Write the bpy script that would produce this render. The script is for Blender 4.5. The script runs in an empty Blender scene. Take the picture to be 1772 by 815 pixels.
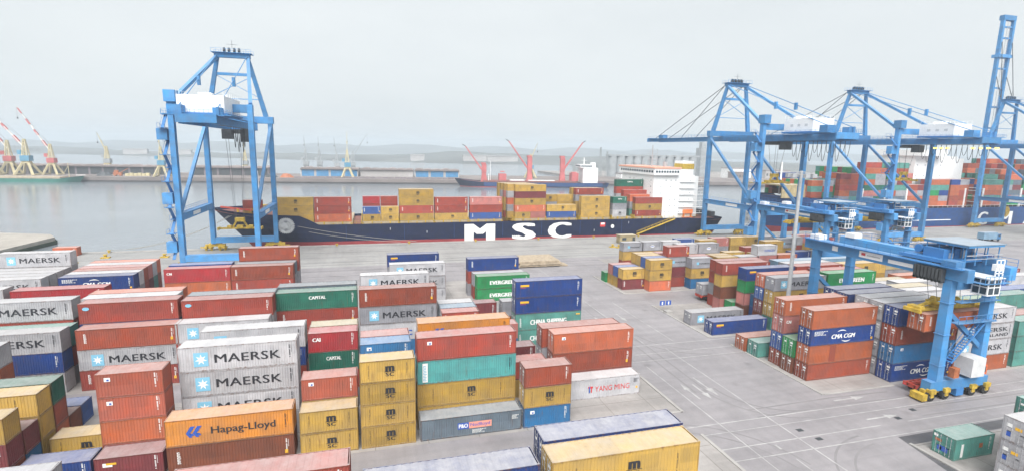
import bpy, bmesh, math, random
import numpy as np
from mathutils import Vector, Matrix
R = math.radians
random.seed(11)
C = bpy.context.scene.collection

# ------------------------------------------------------------------ camera
CAM_Z, PITCH, ROLL, YAW = 33.70, 0.16346, 0.01801, -0.27004
cam = bpy.data.cameras.new('camera')
cam.sensor_width = 36.0
cam.lens = 901.3 / 1772 * 36
cam.clip_start, cam.clip_end = 0.5, 12000
camo = bpy.data.objects.new('camera', cam)
C.objects.link(camo)
right = Vector((math.cos(YAW), math.sin(YAW), 0))
fh = Vector((-math.sin(YAW), math.cos(YAW), 0))
fwd = fh * math.cos(PITCH) - Vector((0, 0, 1)) * math.sin(PITCH)
up = fh * math.sin(PITCH) + Vector((0, 0, 1)) * math.cos(PITCH)
r2 = right * math.cos(ROLL) + up * math.sin(ROLL)
u2 = up * math.cos(ROLL) - right * math.sin(ROLL)
m = Matrix.Identity(4)
for i in range(3):
    m[i][0], m[i][1], m[i][2] = r2[i], u2[i], -fwd[i]
m[2][3] = CAM_Z
camo.matrix_world = m
S = bpy.context.scene
S.camera = camo

# ------------------------------------------------------------------ world, sun, exposure
SUN_EL, SUN_AZ = R(51), R(199)          # high soft sun behind the camera, veiled by cloud
w = bpy.data.worlds.new('World')
S.world = w
w.use_nodes = True
nt = w.node_tree
nt.nodes.clear()
out = nt.nodes.new('ShaderNodeOutputWorld')
bg = nt.nodes.new('ShaderNodeBackground')
sky = nt.nodes.new('ShaderNodeTexSky')
sky.sky_type = 'NISHITA'
sky.sun_disc = False
sky.sun_elevation = SUN_EL
sky.sun_rotation = SUN_AZ
sky.air_density, sky.dust_density, sky.ozone_density = 1.0, 6.0, 1.0
hs = nt.nodes.new('ShaderNodeHueSaturation')
hs.inputs['Saturation'].default_value = 0.25
tc = nt.nodes.new('ShaderNodeTexCoord')
mp = nt.nodes.new('ShaderNodeMapping')
mp.inputs['Scale'].default_value = (1.0, 1.0, 3.2)
nz = nt.nodes.new('ShaderNodeTexNoise')
nz.inputs['Scale'].default_value = 2.1
nz.inputs['Detail'].default_value = 5
nz.inputs['Roughness'].default_value = 0.5
cr = nt.nodes.new('ShaderNodeValToRGB')
cr.color_ramp.elements[0].position = 0.30
cr.color_ramp.elements[0].color = (2.42, 2.58, 2.65, 1)
cr.color_ramp.elements[1].position = 0.72
cr.color_ramp.elements[1].color = (2.72, 2.87, 2.92, 1)
mx = nt.nodes.new('ShaderNodeMixRGB')
mx.inputs[0].default_value = 0.93         # the cloud deck hides almost all of the clear sky
L = nt.links.new
L(tc.outputs['Generated'], mp.inputs['Vector'])
L(mp.outputs['Vector'], nz.inputs['Vector'])
L(nz.outputs['Fac'], cr.inputs['Fac'])
L(sky.outputs['Color'], hs.inputs['Color'])
L(hs.outputs['Color'], mx.inputs[1])
L(cr.outputs['Color'], mx.inputs[2])
L(mx.outputs['Color'], bg.inputs['Color'])
bg.inputs['Strength'].default_value = 0.085
L(bg.outputs['Background'], out.inputs['Surface'])

sun = bpy.data.lights.new('sun', 'SUN')
sun.energy = 1.5
sun.angle = R(48)
sun.color = (1.0, 0.985, 0.965)
suno = bpy.data.objects.new('sun', sun)
C.objects.link(suno)
sd = Vector((math.sin(SUN_AZ) * math.cos(SUN_EL), math.cos(SUN_AZ) * math.cos(SUN_EL), math.sin(SUN_EL)))
suno.rotation_euler = sd.to_track_quat('Z', 'Y').to_euler()
suno.location = sd * 300
S.view_settings.view_transform = 'Standard'
S.view_settings.look = 'None'
S.view_settings.gamma = 1.0
S.view_settings.use_curve_mapping = False
S.view_settings.exposure = 1.93
S.render.engine = 'CYCLES'
cy = S.cycles
cy.use_denoising = True
cy.max_bounces = 5
cy.diffuse_bounces = 3
cy.glossy_bounces = 3
cy.volume_bounces = 1
cy.volume_step_rate = 1.0
cy.use_adaptive_sampling = True
cy.adaptive_threshold = 0.02

# ------------------------------------------------------------------ materials
def lin(h):
    h = h.lstrip('#')
    o = []
    for i in (0, 2, 4):
        v = int(h[i:i + 2], 16) / 255
        o.append(v / 12.92 if v <= .04045 else ((v + .055) / 1.055) ** 2.4)
    return o

MATS = {}
def newmat(name):
    mt = bpy.data.materials.new(name)
    mt.use_nodes = True
    return mt, mt.node_tree, mt.node_tree.nodes['Principled BSDF']

def paint(name, col, rough=0.5, var=0.10, scale=0.6, metal=0.0, spec=0.4, bump=0.0):
    """plain paint with large soft tone variation and fine grime"""
    if name in MATS:
        return MATS[name]
    mt, t, b = newmat(name)
    N = t.nodes.new
    co = N('ShaderNodeTexCoord')
    n1 = N('ShaderNodeTexNoise'); n1.inputs['Scale'].default_value = scale; n1.inputs['Detail'].default_value = 6
    r = N('ShaderNodeValToRGB')
    r.color_ramp.elements[0].position, r.color_ramp.elements[1].position = .3, .7
    r.color_ramp.elements[0].color = [max(0, c * (1 - var)) for c in col] + [1]
    r.color_ramp.elements[1].color = [min(1, c * (1 + var)) for c in col] + [1]
    t.links.new(co.outputs['Object'], n1.inputs['Vector'])
    t.links.new(n1.outputs['Fac'], r.inputs['Fac'])
    t.links.new(r.outputs['Color'], b.inputs['Base Color'])
    b.inputs['Roughness'].default_value = rough
    b.inputs['Metallic'].default_value = metal
    b.inputs['Specular IOR Level'].default_value = spec
    if bump:
        bp = N('ShaderNodeBump'); bp.inputs['Strength'].default_value = bump
        t.links.new(n1.outputs['Fac'], bp.inputs['Height']); t.links.new(bp.outputs['Normal'], b.inputs['Normal'])
    MATS[name] = mt
    return mt

def box_paint(key, hexcol, dust_sheen=0.42, rust=0.6, edge=False, raw=None):
    """weathered container paint: faded patches, rust streaks, dusty roof paled by painted sky sheen"""
    nm = 'container_paint_' + key + ('_edge' if edge else '')
    if nm in MATS:
        return MATS[nm]
    kk = .52 if key in ('white', 'grey', 'cream', 'slate', 'ltblue', 'ltgreen') else .68
    col = [c * kk * (.80 if edge else 1) for c in lin(hexcol)] if raw is None else list(raw)
    mt, t, b = newmat(nm)
    N = t.nodes.new; K = t.links.new
    co = N('ShaderNodeTexCoord'); oi = N('ShaderNodeObjectInfo'); ge = N('ShaderNodeNewGeometry')
    add = N('ShaderNodeVectorMath'); add.operation = 'ADD'
    mul = N('ShaderNodeVectorMath'); mul.operation = 'SCALE'; mul.inputs['Scale'].default_value = 37.0
    cmb = N('ShaderNodeCombineXYZ')
    K(oi.outputs['Random'], cmb.inputs[0]); K(oi.outputs['Random'], cmb.inputs[1]); K(cmb.outputs[0], mul.inputs[0])
    K(co.outputs['Object'], add.inputs[0]); K(mul.outputs[0], add.inputs[1])
    # fading
    n1 = N('ShaderNodeTexNoise'); n1.inputs['Scale'].default_value = .55; n1.inputs['Detail'].default_value = 7
    K(add.outputs[0], n1.inputs['Vector'])
    # per-container tone
    hsv = N('ShaderNodeHueSaturation'); hsv.inputs['Color'].default_value = col + [1]
    mr = N('ShaderNodeMapRange'); mr.inputs['To Min'].default_value = .82; mr.inputs['To Max'].default_value = 1.18
    K(oi.outputs['Random'], mr.inputs['Value']); K(mr.outputs[0], hsv.inputs['Value'])
    mr2 = N('ShaderNodeMapRange'); mr2.inputs['To Min'].default_value = .80; mr2.inputs['To Max'].default_value = 1.10
    K(n1.outputs['Fac'], mr2.inputs['Value']); K(mr2.outputs[0], hsv.inputs['Saturation'])
    fade = N('ShaderNodeMixRGB'); fade.blend_type = 'MULTIPLY'; fade.inputs[0].default_value = 1
    rp = N('ShaderNodeValToRGB'); rp.color_ramp.elements[0].position = .28; rp.color_ramp.elements[1].position = .75
    rp.color_ramp.elements[0].color = (.78, .77, .76, 1); rp.color_ramp.elements[1].color = (1.14, 1.12, 1.1, 1)
    # repainted and sun-bleached panels
    bk = N('ShaderNodeTexBrick'); bk.offset = .37; bk.inputs['Scale'].default_value = 1; bk.inputs['Mortar Size'].default_value = 0
    bk.inputs['Brick Width'].default_value = 1.9; bk.inputs['Row Height'].default_value = 1.25; bk.inputs['Bias'].default_value = .1
    bk.inputs['Color1'].default_value = (.90, .90, .91, 1); bk.inputs['Color2'].default_value = (1.08, 1.07, 1.06, 1)
    sw = N('ShaderNodeMapping'); sw.inputs['Rotation'].default_value = (math.pi / 2, 0, 0)
    K(add.outputs[0], sw.inputs[0]); K(sw.outputs[0], bk.inputs['Vector'])
    pn = N('ShaderNodeMixRGB'); pn.blend_type = 'MULTIPLY'; pn.inputs[0].default_value = 1
    K(hsv.outputs[0], pn.inputs[1]); K(bk.outputs['Color'], pn.inputs[2])
    K(n1.outputs['Fac'], rp.inputs['Fac']); K(pn.outputs[0], fade.inputs[1]); K(rp.outputs[0], fade.inputs[2])
    # rust runs: noise drawn out in z
    mpz = N('ShaderNodeMapping'); mpz.inputs['Scale'].default_value = (2.6, 2.6, .35)
    K(add.outputs[0], mpz.inputs['Vector'])
    n2 = N('ShaderNodeTexNoise'); n2.inputs['Scale'].default_value = 1.3; n2.inputs['Detail'].default_value = 8; n2.inputs['Roughness'].default_value = .65
    K(mpz.outputs[0], n2.inputs['Vector'])
    rr = N('ShaderNodeValToRGB'); rr.color_ramp.elements[0].position = .47 if edge else .58; rr.color_ramp.elements[1].position = .66 if edge else .74
    rr.color_ramp.elements[0].color = (0, 0, 0, 1); rr.color_ramp.elements[1].color = (rust, rust, rust, 1)
    K(n2.outputs['Fac'], rr.inputs['Fac'])
    ru = N('ShaderNodeMixRGB'); ru.inputs[2].default_value = (.13, .062, .035, 1)
    K(rr.outputs[0], ru.inputs[0]); K(fade.outputs[0], ru.inputs[1])
    # dusty, scuffed roof sheet, with sky sheen painted pale into upward faces
    sx = N('ShaderNodeSeparateXYZ'); K(ge.outputs['Normal'], sx.inputs[0])
    gt = N('ShaderNodeMath'); gt.operation = 'GREATER_THAN'; gt.inputs[1].default_value = .6; K(sx.outputs['Z'], gt.inputs[0])
    n3 = N('ShaderNodeTexNoise'); n3.inputs['Scale'].default_value = .9; n3.inputs['Detail'].default_value = 8; n3.inputs['Roughness'].default_value = .7
    K(add.outputs[0], n3.inputs['Vector'])
    m3 = N('ShaderNodeMapRange'); m3.inputs['From Min'].default_value = .3; m3.inputs['From Max'].default_value = .7
    m3.inputs['To Min'].default_value = dust_sheen * .65; m3.inputs['To Max'].default_value = dust_sheen * 1.2
    K(n3.outputs['Fac'], m3.inputs['Value'])
    md = N('ShaderNodeMath'); md.operation = 'MULTIPLY'; K(gt.outputs[0], md.inputs[0]); K(m3.outputs[0], md.inputs[1])
    du = N('ShaderNodeMixRGB'); du.inputs[2].default_value = (.52, .50, .49, 1)
    K(md.outputs[0], du.inputs[0]); K(ru.outputs[0], du.inputs[1])
    K(du.outputs[0], b.inputs['Base Color'])
    bp = N('ShaderNodeBump'); bp.inputs['Strength'].default_value = .35; bp.inputs['Distance'].default_value = .05
    K(n1.outputs['Fac'], bp.inputs['Height']); K(bp.outputs[0], b.inputs['Normal'])
    b.inputs['Roughness'].default_value = .6
    b.inputs['Specular IOR Level'].default_value = .2
    MATS[nm] = mt
    return mt

COL = {  # key: (photo colour of a lit side, words)
    'red': ('b05044', 'rust red'), 'redbrown': ('aa543f', 'red brown'), 'rust': ('c26a45', 'orange brown'),
    'brown': ('8c5440', 'brown'), 'darkred': ('8a4348', 'dark red'), 'salmon': ('d97450', 'salmon orange'),
    'orange': ('e2953f', 'bright orange'), 'yellow': ('cba652', 'mustard yellow'), 'white': ('e3e4ea', 'white'),
    'grey': ('c0c2cb', 'light grey'), 'navy': ('294a92', 'navy blue'), 'blue': ('357cb4', 'mid blue'),
    'slate': ('7d8d9b', 'slate grey'), 'green': ('2f9a5c', 'bright green'), 'dkgreen': ('2f7563', 'dark green'),
    'teal': ('5fa096', 'dull teal'), 'turq': ('68c3c2', 'turquoise'), 'cream': ('d9c89c', 'cream'),
    'crimson': ('b83a40', 'crimson'), 'pink': ('c9807a', 'faded pink'), 'ltgreen': ('8fc79a', 'pale green'),
    'ltblue': ('8fb7d6', 'pale blue'), 'royal': ('3f66b0', 'royal blue'), 'ink': ('3a4f8c', 'pale-roofed navy'), 'brick': ('be6550', 'brick red')}
BOX = {k: box_paint(k, v[0], dust_sheen=.60 if k == 'ink' else .42, rust=.34 if k in ('white', 'grey') else .6) for k, v in COL.items()}
EDGE = {k: box_paint(k, v[0], .42, .7, True) for k, v in COL.items()}
M_DARKGAP = paint('dark_rubber', (.012, .012, .014), .8)
M_WHITE = paint('white_lettering', (.78, .78, .76), .5, .05, 2)
M_BLACK = paint('dark_lettering', (.025, .026, .032), .5, .1, 2)
M_REDL = paint('red_lettering', (.55, .05, .05), .5, .05)
M_BLUEL = paint('blue_lettering', (.03, .09, .38), .5, .05)
M_STARBLUE = paint('pale_blue_panel', (.20, .46, .62), .5, .06)
M_YELL = paint('yellow_tag', (.75, .42, .03), .5, .06)
M_PINK = paint('pink_panel', (.72, .30, .22), .5, .05)
M_STEEL = paint('galvanised_steel', (.42, .43, .44), .45, .12, 2, .3)
M_CBLUE = box_paint('crane_blue', '', .12, .30, False, (.055, .235, .50))
M_CBLUE2 = paint('crane_blue_dark', (.045, .18, .42), .5, .15, .3)
M_YMACH = paint('machine_yellow', (.46, .31, .04), .6, .35, 1.6)
M_HOUSE = paint('house_white', (.74, .75, .76), .5, .05, .3)
M_DARK = paint('dark_steel', (.05, .055, .06), .55, .25, 1)
M_GLASS = paint('dark_glass', (.03, .05, .07), .08, .1, 1, 0, .6)
M_TYRE = paint('tyre_rubber', (.022, .022, .023), .85, .2, 3)
M_RUSTP = paint('rusty_orange', (.36, .12, .05), .6, .3, 1.5)
M_CHASSIS = paint('chassis_red', (.40, .06, .04), .55, .25, 1.2)
M_ROPE = paint('rope', (.30, .29, .26), .9, .1, 3)
M_BOOT = paint('boot_red', (.30, .045, .05), .6, .22, .15)
M_HULLD = box_paint('hull_dark', '', .1, .25, False, (.008, .015, .050))
M_HULLB = box_paint('hull_blue', '', .1, .25, False, (.014, .055, .18))
M_HULLG = paint('hull_green', (.03, .16, .125), .5, .2, .1)
M_DECK = paint('deck_red', (.22, .09, .075), .7, .2, .4)
M_SHIPW = paint('ship_white', (.78, .78, .77), .5, .05, .15)
M_HATCH = paint('hatch_tan', (.40, .33, .24), .7, .2, .5)
M_TIMBER = paint('weathered_boards', (.36, .29, .21), .8, .25, 1.2)
M_CONC = paint('pale_concrete', (.33, .315, .30), .85, .14, .35)
M_LAMP = None

def ground_mat(name, c0, c1, s1=.05, s2=.9, rough=.75, wet=True, joints=0):
    mt, t, b = newmat(name)
    N = t.nodes.new; K = t.links.new
    co = N('ShaderNodeTexCoord')
    n1 = N('ShaderNodeTexNoise'); n1.inputs['Scale'].default_value = s1; n1.inputs['Detail'].default_value = 8; n1.inputs['Roughness'].default_value = .6
    n2 = N('ShaderNodeTexNoise'); n2.inputs['Scale'].default_value = s2; n2.inputs['Detail'].default_value = 8; n2.inputs['Roughness'].default_value = .75
    mpz = N('ShaderNodeMapping'); mpz.inputs['Scale'].default_value = (.12, 1.4, 1)
    n3 = N('ShaderNodeTexNoise'); n3.inputs['Scale'].default_value = .35; n3.inputs['Detail'].default_value = 5
    for n in (n1, n2):
        K(co.outputs['Object'], n.inputs['Vector'])
    K(co.outputs['Object'], mpz.inputs['Vector']); K(mpz.outputs[0], n3.inputs['Vector'])
    a1 = N('ShaderNodeMath'); a1.operation = 'MULTIPLY_ADD'; a1.inputs[1].default_value = .45
    a2 = N('ShaderNodeMath'); a2.operation = 'MULTIPLY_ADD'; a2.inputs[1].default_value = .25
    a3 = N('ShaderNodeMath'); a3.operation = 'MULTIPLY'; a3.inputs[1].default_value = .30
    K(n3.outputs['Fac'], a3.inputs[0]); K(n2.outputs['Fac'], a2.inputs[0]); K(a3.outputs[0], a2.inputs[2])
    K(n1.outputs['Fac'], a1.inputs[0]); K(a2.outputs[0], a1.inputs[2])
    r = N('ShaderNodeValToRGB'); r.color_ramp.elements[0].position = .36; r.color_ramp.elements[1].position = .64
    r.color_ramp.elements[0].color = list(c0) + [1]; r.color_ramp.elements[1].color = list(c1) + [1]
    K(a1.outputs[0], r.inputs['Fac'])
    last = r.outputs['Color']
    if joints:
        br = N('ShaderNodeTexBrick'); br.offset = 0; br.inputs['Scale'].default_value = 1
        br.inputs['Brick Width'].default_value = joints; br.inputs['Row Height'].default_value = joints
        br.inputs['Mortar Size'].default_value = .05
        br.inputs['Color1'].default_value = (1, 1, 1, 1); br.inputs['Color2'].default_value = (.93, .93, .93, 1); br.inputs['Mortar'].default_value = (.6, .58, .56, 1)
        K(co.outputs['Object'], br.inputs['Vector'])
        mm = N('ShaderNodeMixRGB'); mm.blend_type = 'MULTIPLY'; mm.inputs[0].default_value = 1
        K(last, mm.inputs[1]); K(br.outputs['Color'], mm.inputs[2]); last = mm.outputs[0]
    for sc, lo, hi in (((1.1, .03, 1), .945, 1.02), ((.025, 1.0, 1), .93, 1.02), ((.14, .14, 1), .86, 1.03)):
        mq = N('ShaderNodeMapping'); mq.inputs['Scale'].default_value = sc
        nq = N('ShaderNodeTexNoise'); nq.inputs['Scale'].default_value = .8; nq.inputs['Detail'].default_value = 6; nq.inputs['Roughness'].default_value = .65
        rq = N('ShaderNodeValToRGB'); rq.color_ramp.elements[0].position = .36; rq.color_ramp.elements[1].position = .56
        rq.color_ramp.elements[0].color = (lo, lo, lo, 1); rq.color_ramp.elements[1].color = (hi, hi, hi, 1)
        K(co.outputs['Object'], mq.inputs[0]); K(mq.outputs[0], nq.inputs['Vector']); K(nq.outputs['Fac'], rq.inputs[0])
        mm = N('ShaderNodeMixRGB'); mm.blend_type = 'MULTIPLY'; mm.inputs[0].default_value = 1
        K(last, mm.inputs[1]); K(rq.outputs[0], mm.inputs[2]); last = mm.outputs[0]
    vo = N('ShaderNodeTexVoronoi'); vo.inputs['Scale'].default_value = .16; vo.inputs['Randomness'].default_value = 1
    rv = N('ShaderNodeValToRGB'); rv.color_ramp.elements[0].position = .05; rv.color_ramp.elements[1].position = .14
    rv.color_ramp.elements[0].color = (.62, .6, .6, 1); rv.color_ramp.elements[1].color = (1, 1, 1, 1)
    ad = N('ShaderNodeMixRGB'); ad.blend_type = 'ADD'; ad.inputs[0].default_value = .9
    K(co.outputs['Object'], ad.inputs[1]); K(n2.outputs['Color'], ad.inputs[2]); K(ad.outputs[0], vo.inputs['Vector']); K(vo.outputs['Distance'], rv.inputs[0])
    mm = N('ShaderNodeMixRGB'); mm.blend_type = 'MULTIPLY'; mm.inputs[0].default_value = .55
    K(last, mm.inputs[1]); K(rv.outputs[0], mm.inputs[2]); last = mm.outputs[0]
    K(last, b.inputs['Base Color'])
    mr = N('ShaderNodeMapRange'); mr.inputs['From Min'].default_value = .35; mr.inputs['From Max'].default_value = .65
    mr.inputs['To Min'].default_value = rough - .25; mr.inputs['To Max'].default_value = rough + .1
    K(n1.outputs['Fac'], mr.inputs['Value']); K(mr.outputs[0], b.inputs['Roughness'])
    bp = N('ShaderNodeBump'); bp.inputs['Strength'].default_value = .25; bp.inputs['Distance'].default_value = .02
    K(n2.outputs['Fac'], bp.inputs['Height']); K(bp.outputs[0], b.inputs['Normal'])
    return mt
M_ASPH = ground_mat('asphalt', (.218, .204, .212), (.278, .260, .266))
M_PAD = ground_mat('concrete_pad', (.25, .232, .222), (.36, .335, .318), .12, 1.4, .8, True, 6.0)
M_QUAY = ground_mat('quay_concrete', (.25, .245, .24), (.32, .31, .30), .06, 1.0, .8)
M_PATCH = ground_mat('new_asphalt', (.075, .073, .078), (.115, .11, .115), .2, 1.4, .7)
M_LINE = ground_mat('road_paint', (.24, .23, .23), (.50, .49, .48), .9, 5.0, .7)

def water_mat():
    mt, t, b = newmat('harbour_water')
    N = t.nodes.new; K = t.links.new
    co = N('ShaderNodeTexCoord')
    mpz = N('ShaderNodeMapping'); mpz.inputs['Scale'].default_value = (1, 2.2, 1)
    n = N('ShaderNodeTexNoise'); n.inputs['Scale'].default_value = .22; n.inputs['Detail'].default_value = 5
    n2 = N('ShaderNodeTexNoise'); n2.inputs['Scale'].default_value = .012; n2.inputs['Detail'].default_value = 4
    K(co.outputs['Object'], mpz.inputs[0]); K(mpz.outputs[0], n.inputs['Vector']); K(mpz.outputs[0], n2.inputs['Vector'])
    r = N('ShaderNodeValToRGB'); r.color_ramp.elements[0].position = .35; r.color_ramp.elements[1].position = .7
    r.color_ramp.elements[0].color = (.155, .175, .195, 1); r.color_ramp.elements[1].color = (.19, .21, .23, 1)
    K(n2.outputs['Fac'], r.inputs[0]); K(r.outputs[0], b.inputs['Base Color'])
    b.inputs['Roughness'].default_value = .16
    b.inputs['IOR'].default_value = 1.34
    bp = N('ShaderNodeBump'); bp.inputs['Strength'].default_value = .35; bp.inputs['Distance'].default_value = .25
    K(n.outputs['Fac'], bp.inputs['Height']); K(bp.outputs[0], b.inputs['Normal'])
    return mt
M_WATER = water_mat()

# ------------------------------------------------------------------ mesh builder
class MB:
    def __init__(s):
        s.v = []; s.f = []
    def quad(s, *p):
        n = len(s.v); s.v += [tuple(q) for q in p]; s.f.append(tuple(range(n, n + len(p)))); return s
    def box(s, x0, y0, z0, x1, y1, z1):
        n = len(s.v)
        s.v += [(x0, y0, z0), (x1, y0, z0), (x1, y1, z0), (x0, y1, z0), (x0, y0, z1), (x1, y0, z1), (x1, y1, z1), (x0, y1, z1)]
        for f in ((0, 3, 2, 1), (4, 5, 6, 7), (0, 1, 5, 4), (1, 2, 6, 5), (2, 3, 7, 6), (3, 0, 4, 7)):
            s.f.append(tuple(n + i for i in f))
        return s
    def beam(s, p, q, a, b=None, a2=None, b2=None):
        """rectangular bar from p to q; a across, b the other way; a2,b2 at the far end"""
        b = a if b is None else b; a2 = a if a2 is None else a2; b2 = b if b2 is None else b2
        p, q = Vector(p), Vector(q); d = (q - p).normalized()
        ref = Vector((0, 0, 1)) if abs(d.z) < .95 else Vector((0, 1, 0))
        e = d.cross(ref).normalized(); g = e.cross(d).normalized()
        n = len(s.v)
        for c, aa, bb in ((p, a, b), (q, a2, b2)):
            for i, j in ((-1, -1), (1, -1), (1, 1), (-1, 1)):
                s.v.append(tuple(c + e * (i * aa / 2) + g * (j * bb / 2)))
        for f in ((0, 1, 2, 3), (7, 6, 5, 4), (0, 4, 5, 1), (1, 5, 6, 2), (2, 6, 7, 3), (3, 7, 4, 0)):
            s.f.append(tuple(n + i for i in f))
        return s
    def tube(s, p, q, r, r2=None, k=8, cap=True):
        r2 = r if r2 is None else r2
        p, q = Vector(p), Vector(q); d = (q - p).normalized()
        ref = Vector((0, 0, 1)) if abs(d.z) < .95 else Vector((0, 1, 0))
        e = d.cross(ref).normalized(); g = e.cross(d).normalized()
        n = len(s.v)
        for c, rr in ((p, r), (q, r2)):
            for i in range(k):
                t = 2 * math.pi * i / k
                s.v.append(tuple(c + e * (math.cos(t) * rr) + g * (math.sin(t) * rr)))
        for i in range(k):
            j = (i + 1) % k
            s.f.append((n + i, n + k + i, n + k + j, n + j))
        if cap:
            s.f.append(tuple(n + i for i in range(k)))
            s.f.append(tuple(n + k + i for i in reversed(range(k))))
        return s
    def path(s, pts, r, k=6):
        for a, b in zip(pts, pts[1:]):
            s.tube(a, b, r, r, k)
        return s
    def prism(s, poly, z0, z1):
        n = len(s.v); k = len(poly)
        s.v += [(x, y, z0) for x, y in poly] + [(x, y, z1) for x, y in poly]
        s.f.append(tuple(n + k + i for i in range(k)))
        s.f.append(tuple(n + i for i in reversed(range(k))))
        for i in range(k):
            j = (i + 1) % k
            s.f.append((n + i, n + j, n + k + j, n + k + i))
        return s
    def mesh(s, name):
        me = bpy.data.meshes.new(name)
        me.from_pydata(s.v, [], s.f)
        me.update()
        bm = bmesh.new(); bm.from_mesh(me)
        bmesh.ops.recalc_face_normals(bm, faces=bm.faces)
        bm.to_mesh(me); bm.free()
        return me
    def build(s, name, mat, parent=None, loc=(0, 0, 0)):
        me = s.mesh(name)
        me.materials.append(mat)
        o = bpy.data.objects.new(name, me)
        C.objects.link(o)
        o.location = loc
        if parent:
            o.parent = parent
        return o

def tag(o, label=None, cat=None, group=None, kind=None):
    if label: o['label'] = label
    if cat: o['category'] = cat
    if group: o['group'] = group
    if kind: o['kind'] = kind
    return o
def empty(name, loc, label, cat, group=None, rz=0):
    o = bpy.data.objects.new(name, None)
    o.empty_display_size = .5
    C.objects.link(o); o.location = loc; o.rotation_euler = (0, 0, rz)
    return tag(o, label, cat, group)
def copy_tree(o, parent=None):
    c = o.copy(); C.objects.link(c)
    if parent: c.parent = parent
    for ch in list(o.children):
        copy_tree(ch, c)
    return c
def child(name, me, mat, parent, loc=(0, 0, 0), scale=(1, 1, 1), rz=0):
    o = bpy.data.objects.new(name, me)
    C.objects.link(o); o.parent = parent; o.location = loc; o.scale = scale; o.rotation_euler = (0, 0, rz)
    if mat is not None:
        if not me.materials: me.materials.append(None)
        o.material_slots[0].link = 'OBJECT'; o.material_slots[0].material = mat
    return o

TEXT = {}
def text_mesh(s, bold=0.0, shear=0.0, space=1.0):
    """flat lettering in the XZ plane facing -y, fitted to the unit square"""
    key = (s, bold, shear, space)
    if key in TEXT: return TEXT[key]
    cu = bpy.data.curves.new('lettering', 'FONT')
    cu.body = s; cu.shear = shear; cu.space_character = space; cu.resolution_u = 3
    o = bpy.data.objects.new('lettering', cu); C.objects.link(o)
    dg = bpy.context.evaluated_depsgraph_get()
    me = bpy.data.meshes.new_from_object(o.evaluated_get(dg))
    bpy.data.objects.remove(o); bpy.data.curves.remove(cu)
    xs = [v.co.x for v in me.vertices]; ys = [v.co.y for v in me.vertices]
    x0, x1, y0, y1 = min(xs), max(xs), min(ys), max(ys)
    # bold: copies of the outline set side by side, each a hair in front of the last
    n = 1 if bold < .004 else (2 if bold < .02 else 4)
    mbt = MB()
    P = [(v.co.x, v.co.y) for v in me.vertices]; F = [tuple(p.vertices) for p in me.polygons]
    for k in range(n):
        dx = bold * 1.3 * ((k / (n - 1)) * 2 - 1) if n > 1 else 0
        b = len(mbt.v)
        mbt.v += [(px + dx, -.0015 * k, py) for px, py in P]
        mbt.f += [tuple(i + b for i in f) for f in F]
    x0 -= bold * 1.3; x1 += bold * 1.3
    mbt.v = [((a - x0) / (x1 - x0), yy, (c - y0) / (y1 - y0)) for a, yy, c in mbt.v]
    bpy.data.meshes.remove(me)
    me = mbt.mesh('lettering')
    me.materials.clear(); me.materials.append(None)
    TEXT[key] = me
    return me

# ------------------------------------------------------------------ SETTING: ground, quay, water, hills
QY = 186.7                                   # quay edge
M_DARKC = M_DARK
def struct(name, mb, mat):
    return tag(mb.build(name, mat), kind='structure')
struct('yard_ground', MB().box(-460, -160, -6, 620, QY, 0), M_ASPH)
struct('quay_apron', MB().box(-459, 152.0, .0, 619, QY - .9, .006), M_QUAY)
mb = MB().box(-460, QY - .9, 0.0, 620, QY + .02, .22)
struct('quay_kerb', mb, M_CONC)
water = MB()
water.quad((-5000, QY - 4, -2.6), (5500, QY - 4, -2.6), (5500, 6500, -2.6), (-5000, 6500, -2.6))
struct('harbour_water', water, M_WATER)
# concrete block pads, a hand's breadth of slab
pads = MB()
for x0, y0, x1, y1 in ((-120, 56.0, 38.9, 73.4), (-120, 79.2, 38.4, 97.2), (-120, 109.8, 36.6, 130.0), (62.0, 55.5, 140, 75.0),
                       (60.4, 79.3, 150, 99.4), (58.8, 109.6, 190, 127.5), (69.4, 133.0, 200, 148.5), (-120, 28, 38, 50.0), (61.6, 24, 140, 42.3)):
    pads.box(x0, y0, 0.0, x1, y1, .012)
struct('concrete_pads', pads, M_PAD)
kerbs = MB()
for x, y0, y1 in ((39.15, 55.6, 73.6), (38.65, 79, 97.4), (61.8, 55.3, 75.2), (60.2, 79.1, 99.6), (58.6, 109.4, 127.7), (61.4, 24, 42.5), (38.2, 28, 50.2)):
    kerbs.box(x - .2, y0, 0, x + .2, y1, .12)
for x0, x1, y in ((62.0, 74.8, 55.35), (60.4, 66, 79.15), (58.8, 84, 109.45), (39.2, 20, 55.75)):
    kerbs.box(min(x0, x1), y - .15, 0, max(x0, x1), y + .15, .1)
struct('pad_kerbs', kerbs, M_CONC)
struct('asphalt_patch', MB().quad((57.2, 24, .004), (61.2, 24, .004), (61.2, 42.3, .004), (84, 42.6, .004), (84, 44.1, .004), (61.5, 44.0, .004)), M_PATCH)
marks = MB()
Z1 = .0085
def hline(x0, x1, y, wd=.14):
    marks.quad((x0, y - wd / 2, Z1), (x1, y - wd / 2, Z1), (x1, y + wd / 2, Z1), (x0, y + wd / 2, Z1))
def vline(x, y0, y1, wd=.14):
    z = Z1 + .003
    marks.quad((x - wd / 2, y0, z), (x + wd / 2, y0, z), (x + wd / 2, y1, z), (x - wd / 2, y1, z))
for y in (51.9, 49.9, 46.7, 44.4):
    hline(36.8 - (51.9 - y) * .35, 41.9, y); hline(42.15, 49.1, y)
    hline(49.4, 62 if y in (46.7,) else 150, y)
hline(66.5, 110, 46.7)
for y, xa, xb in ((71.9, 40.4, 61.6), (74.6, 42.5, 62), (78.2, 43.5, 68)):
    hline(xa, xb, y)
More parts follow.
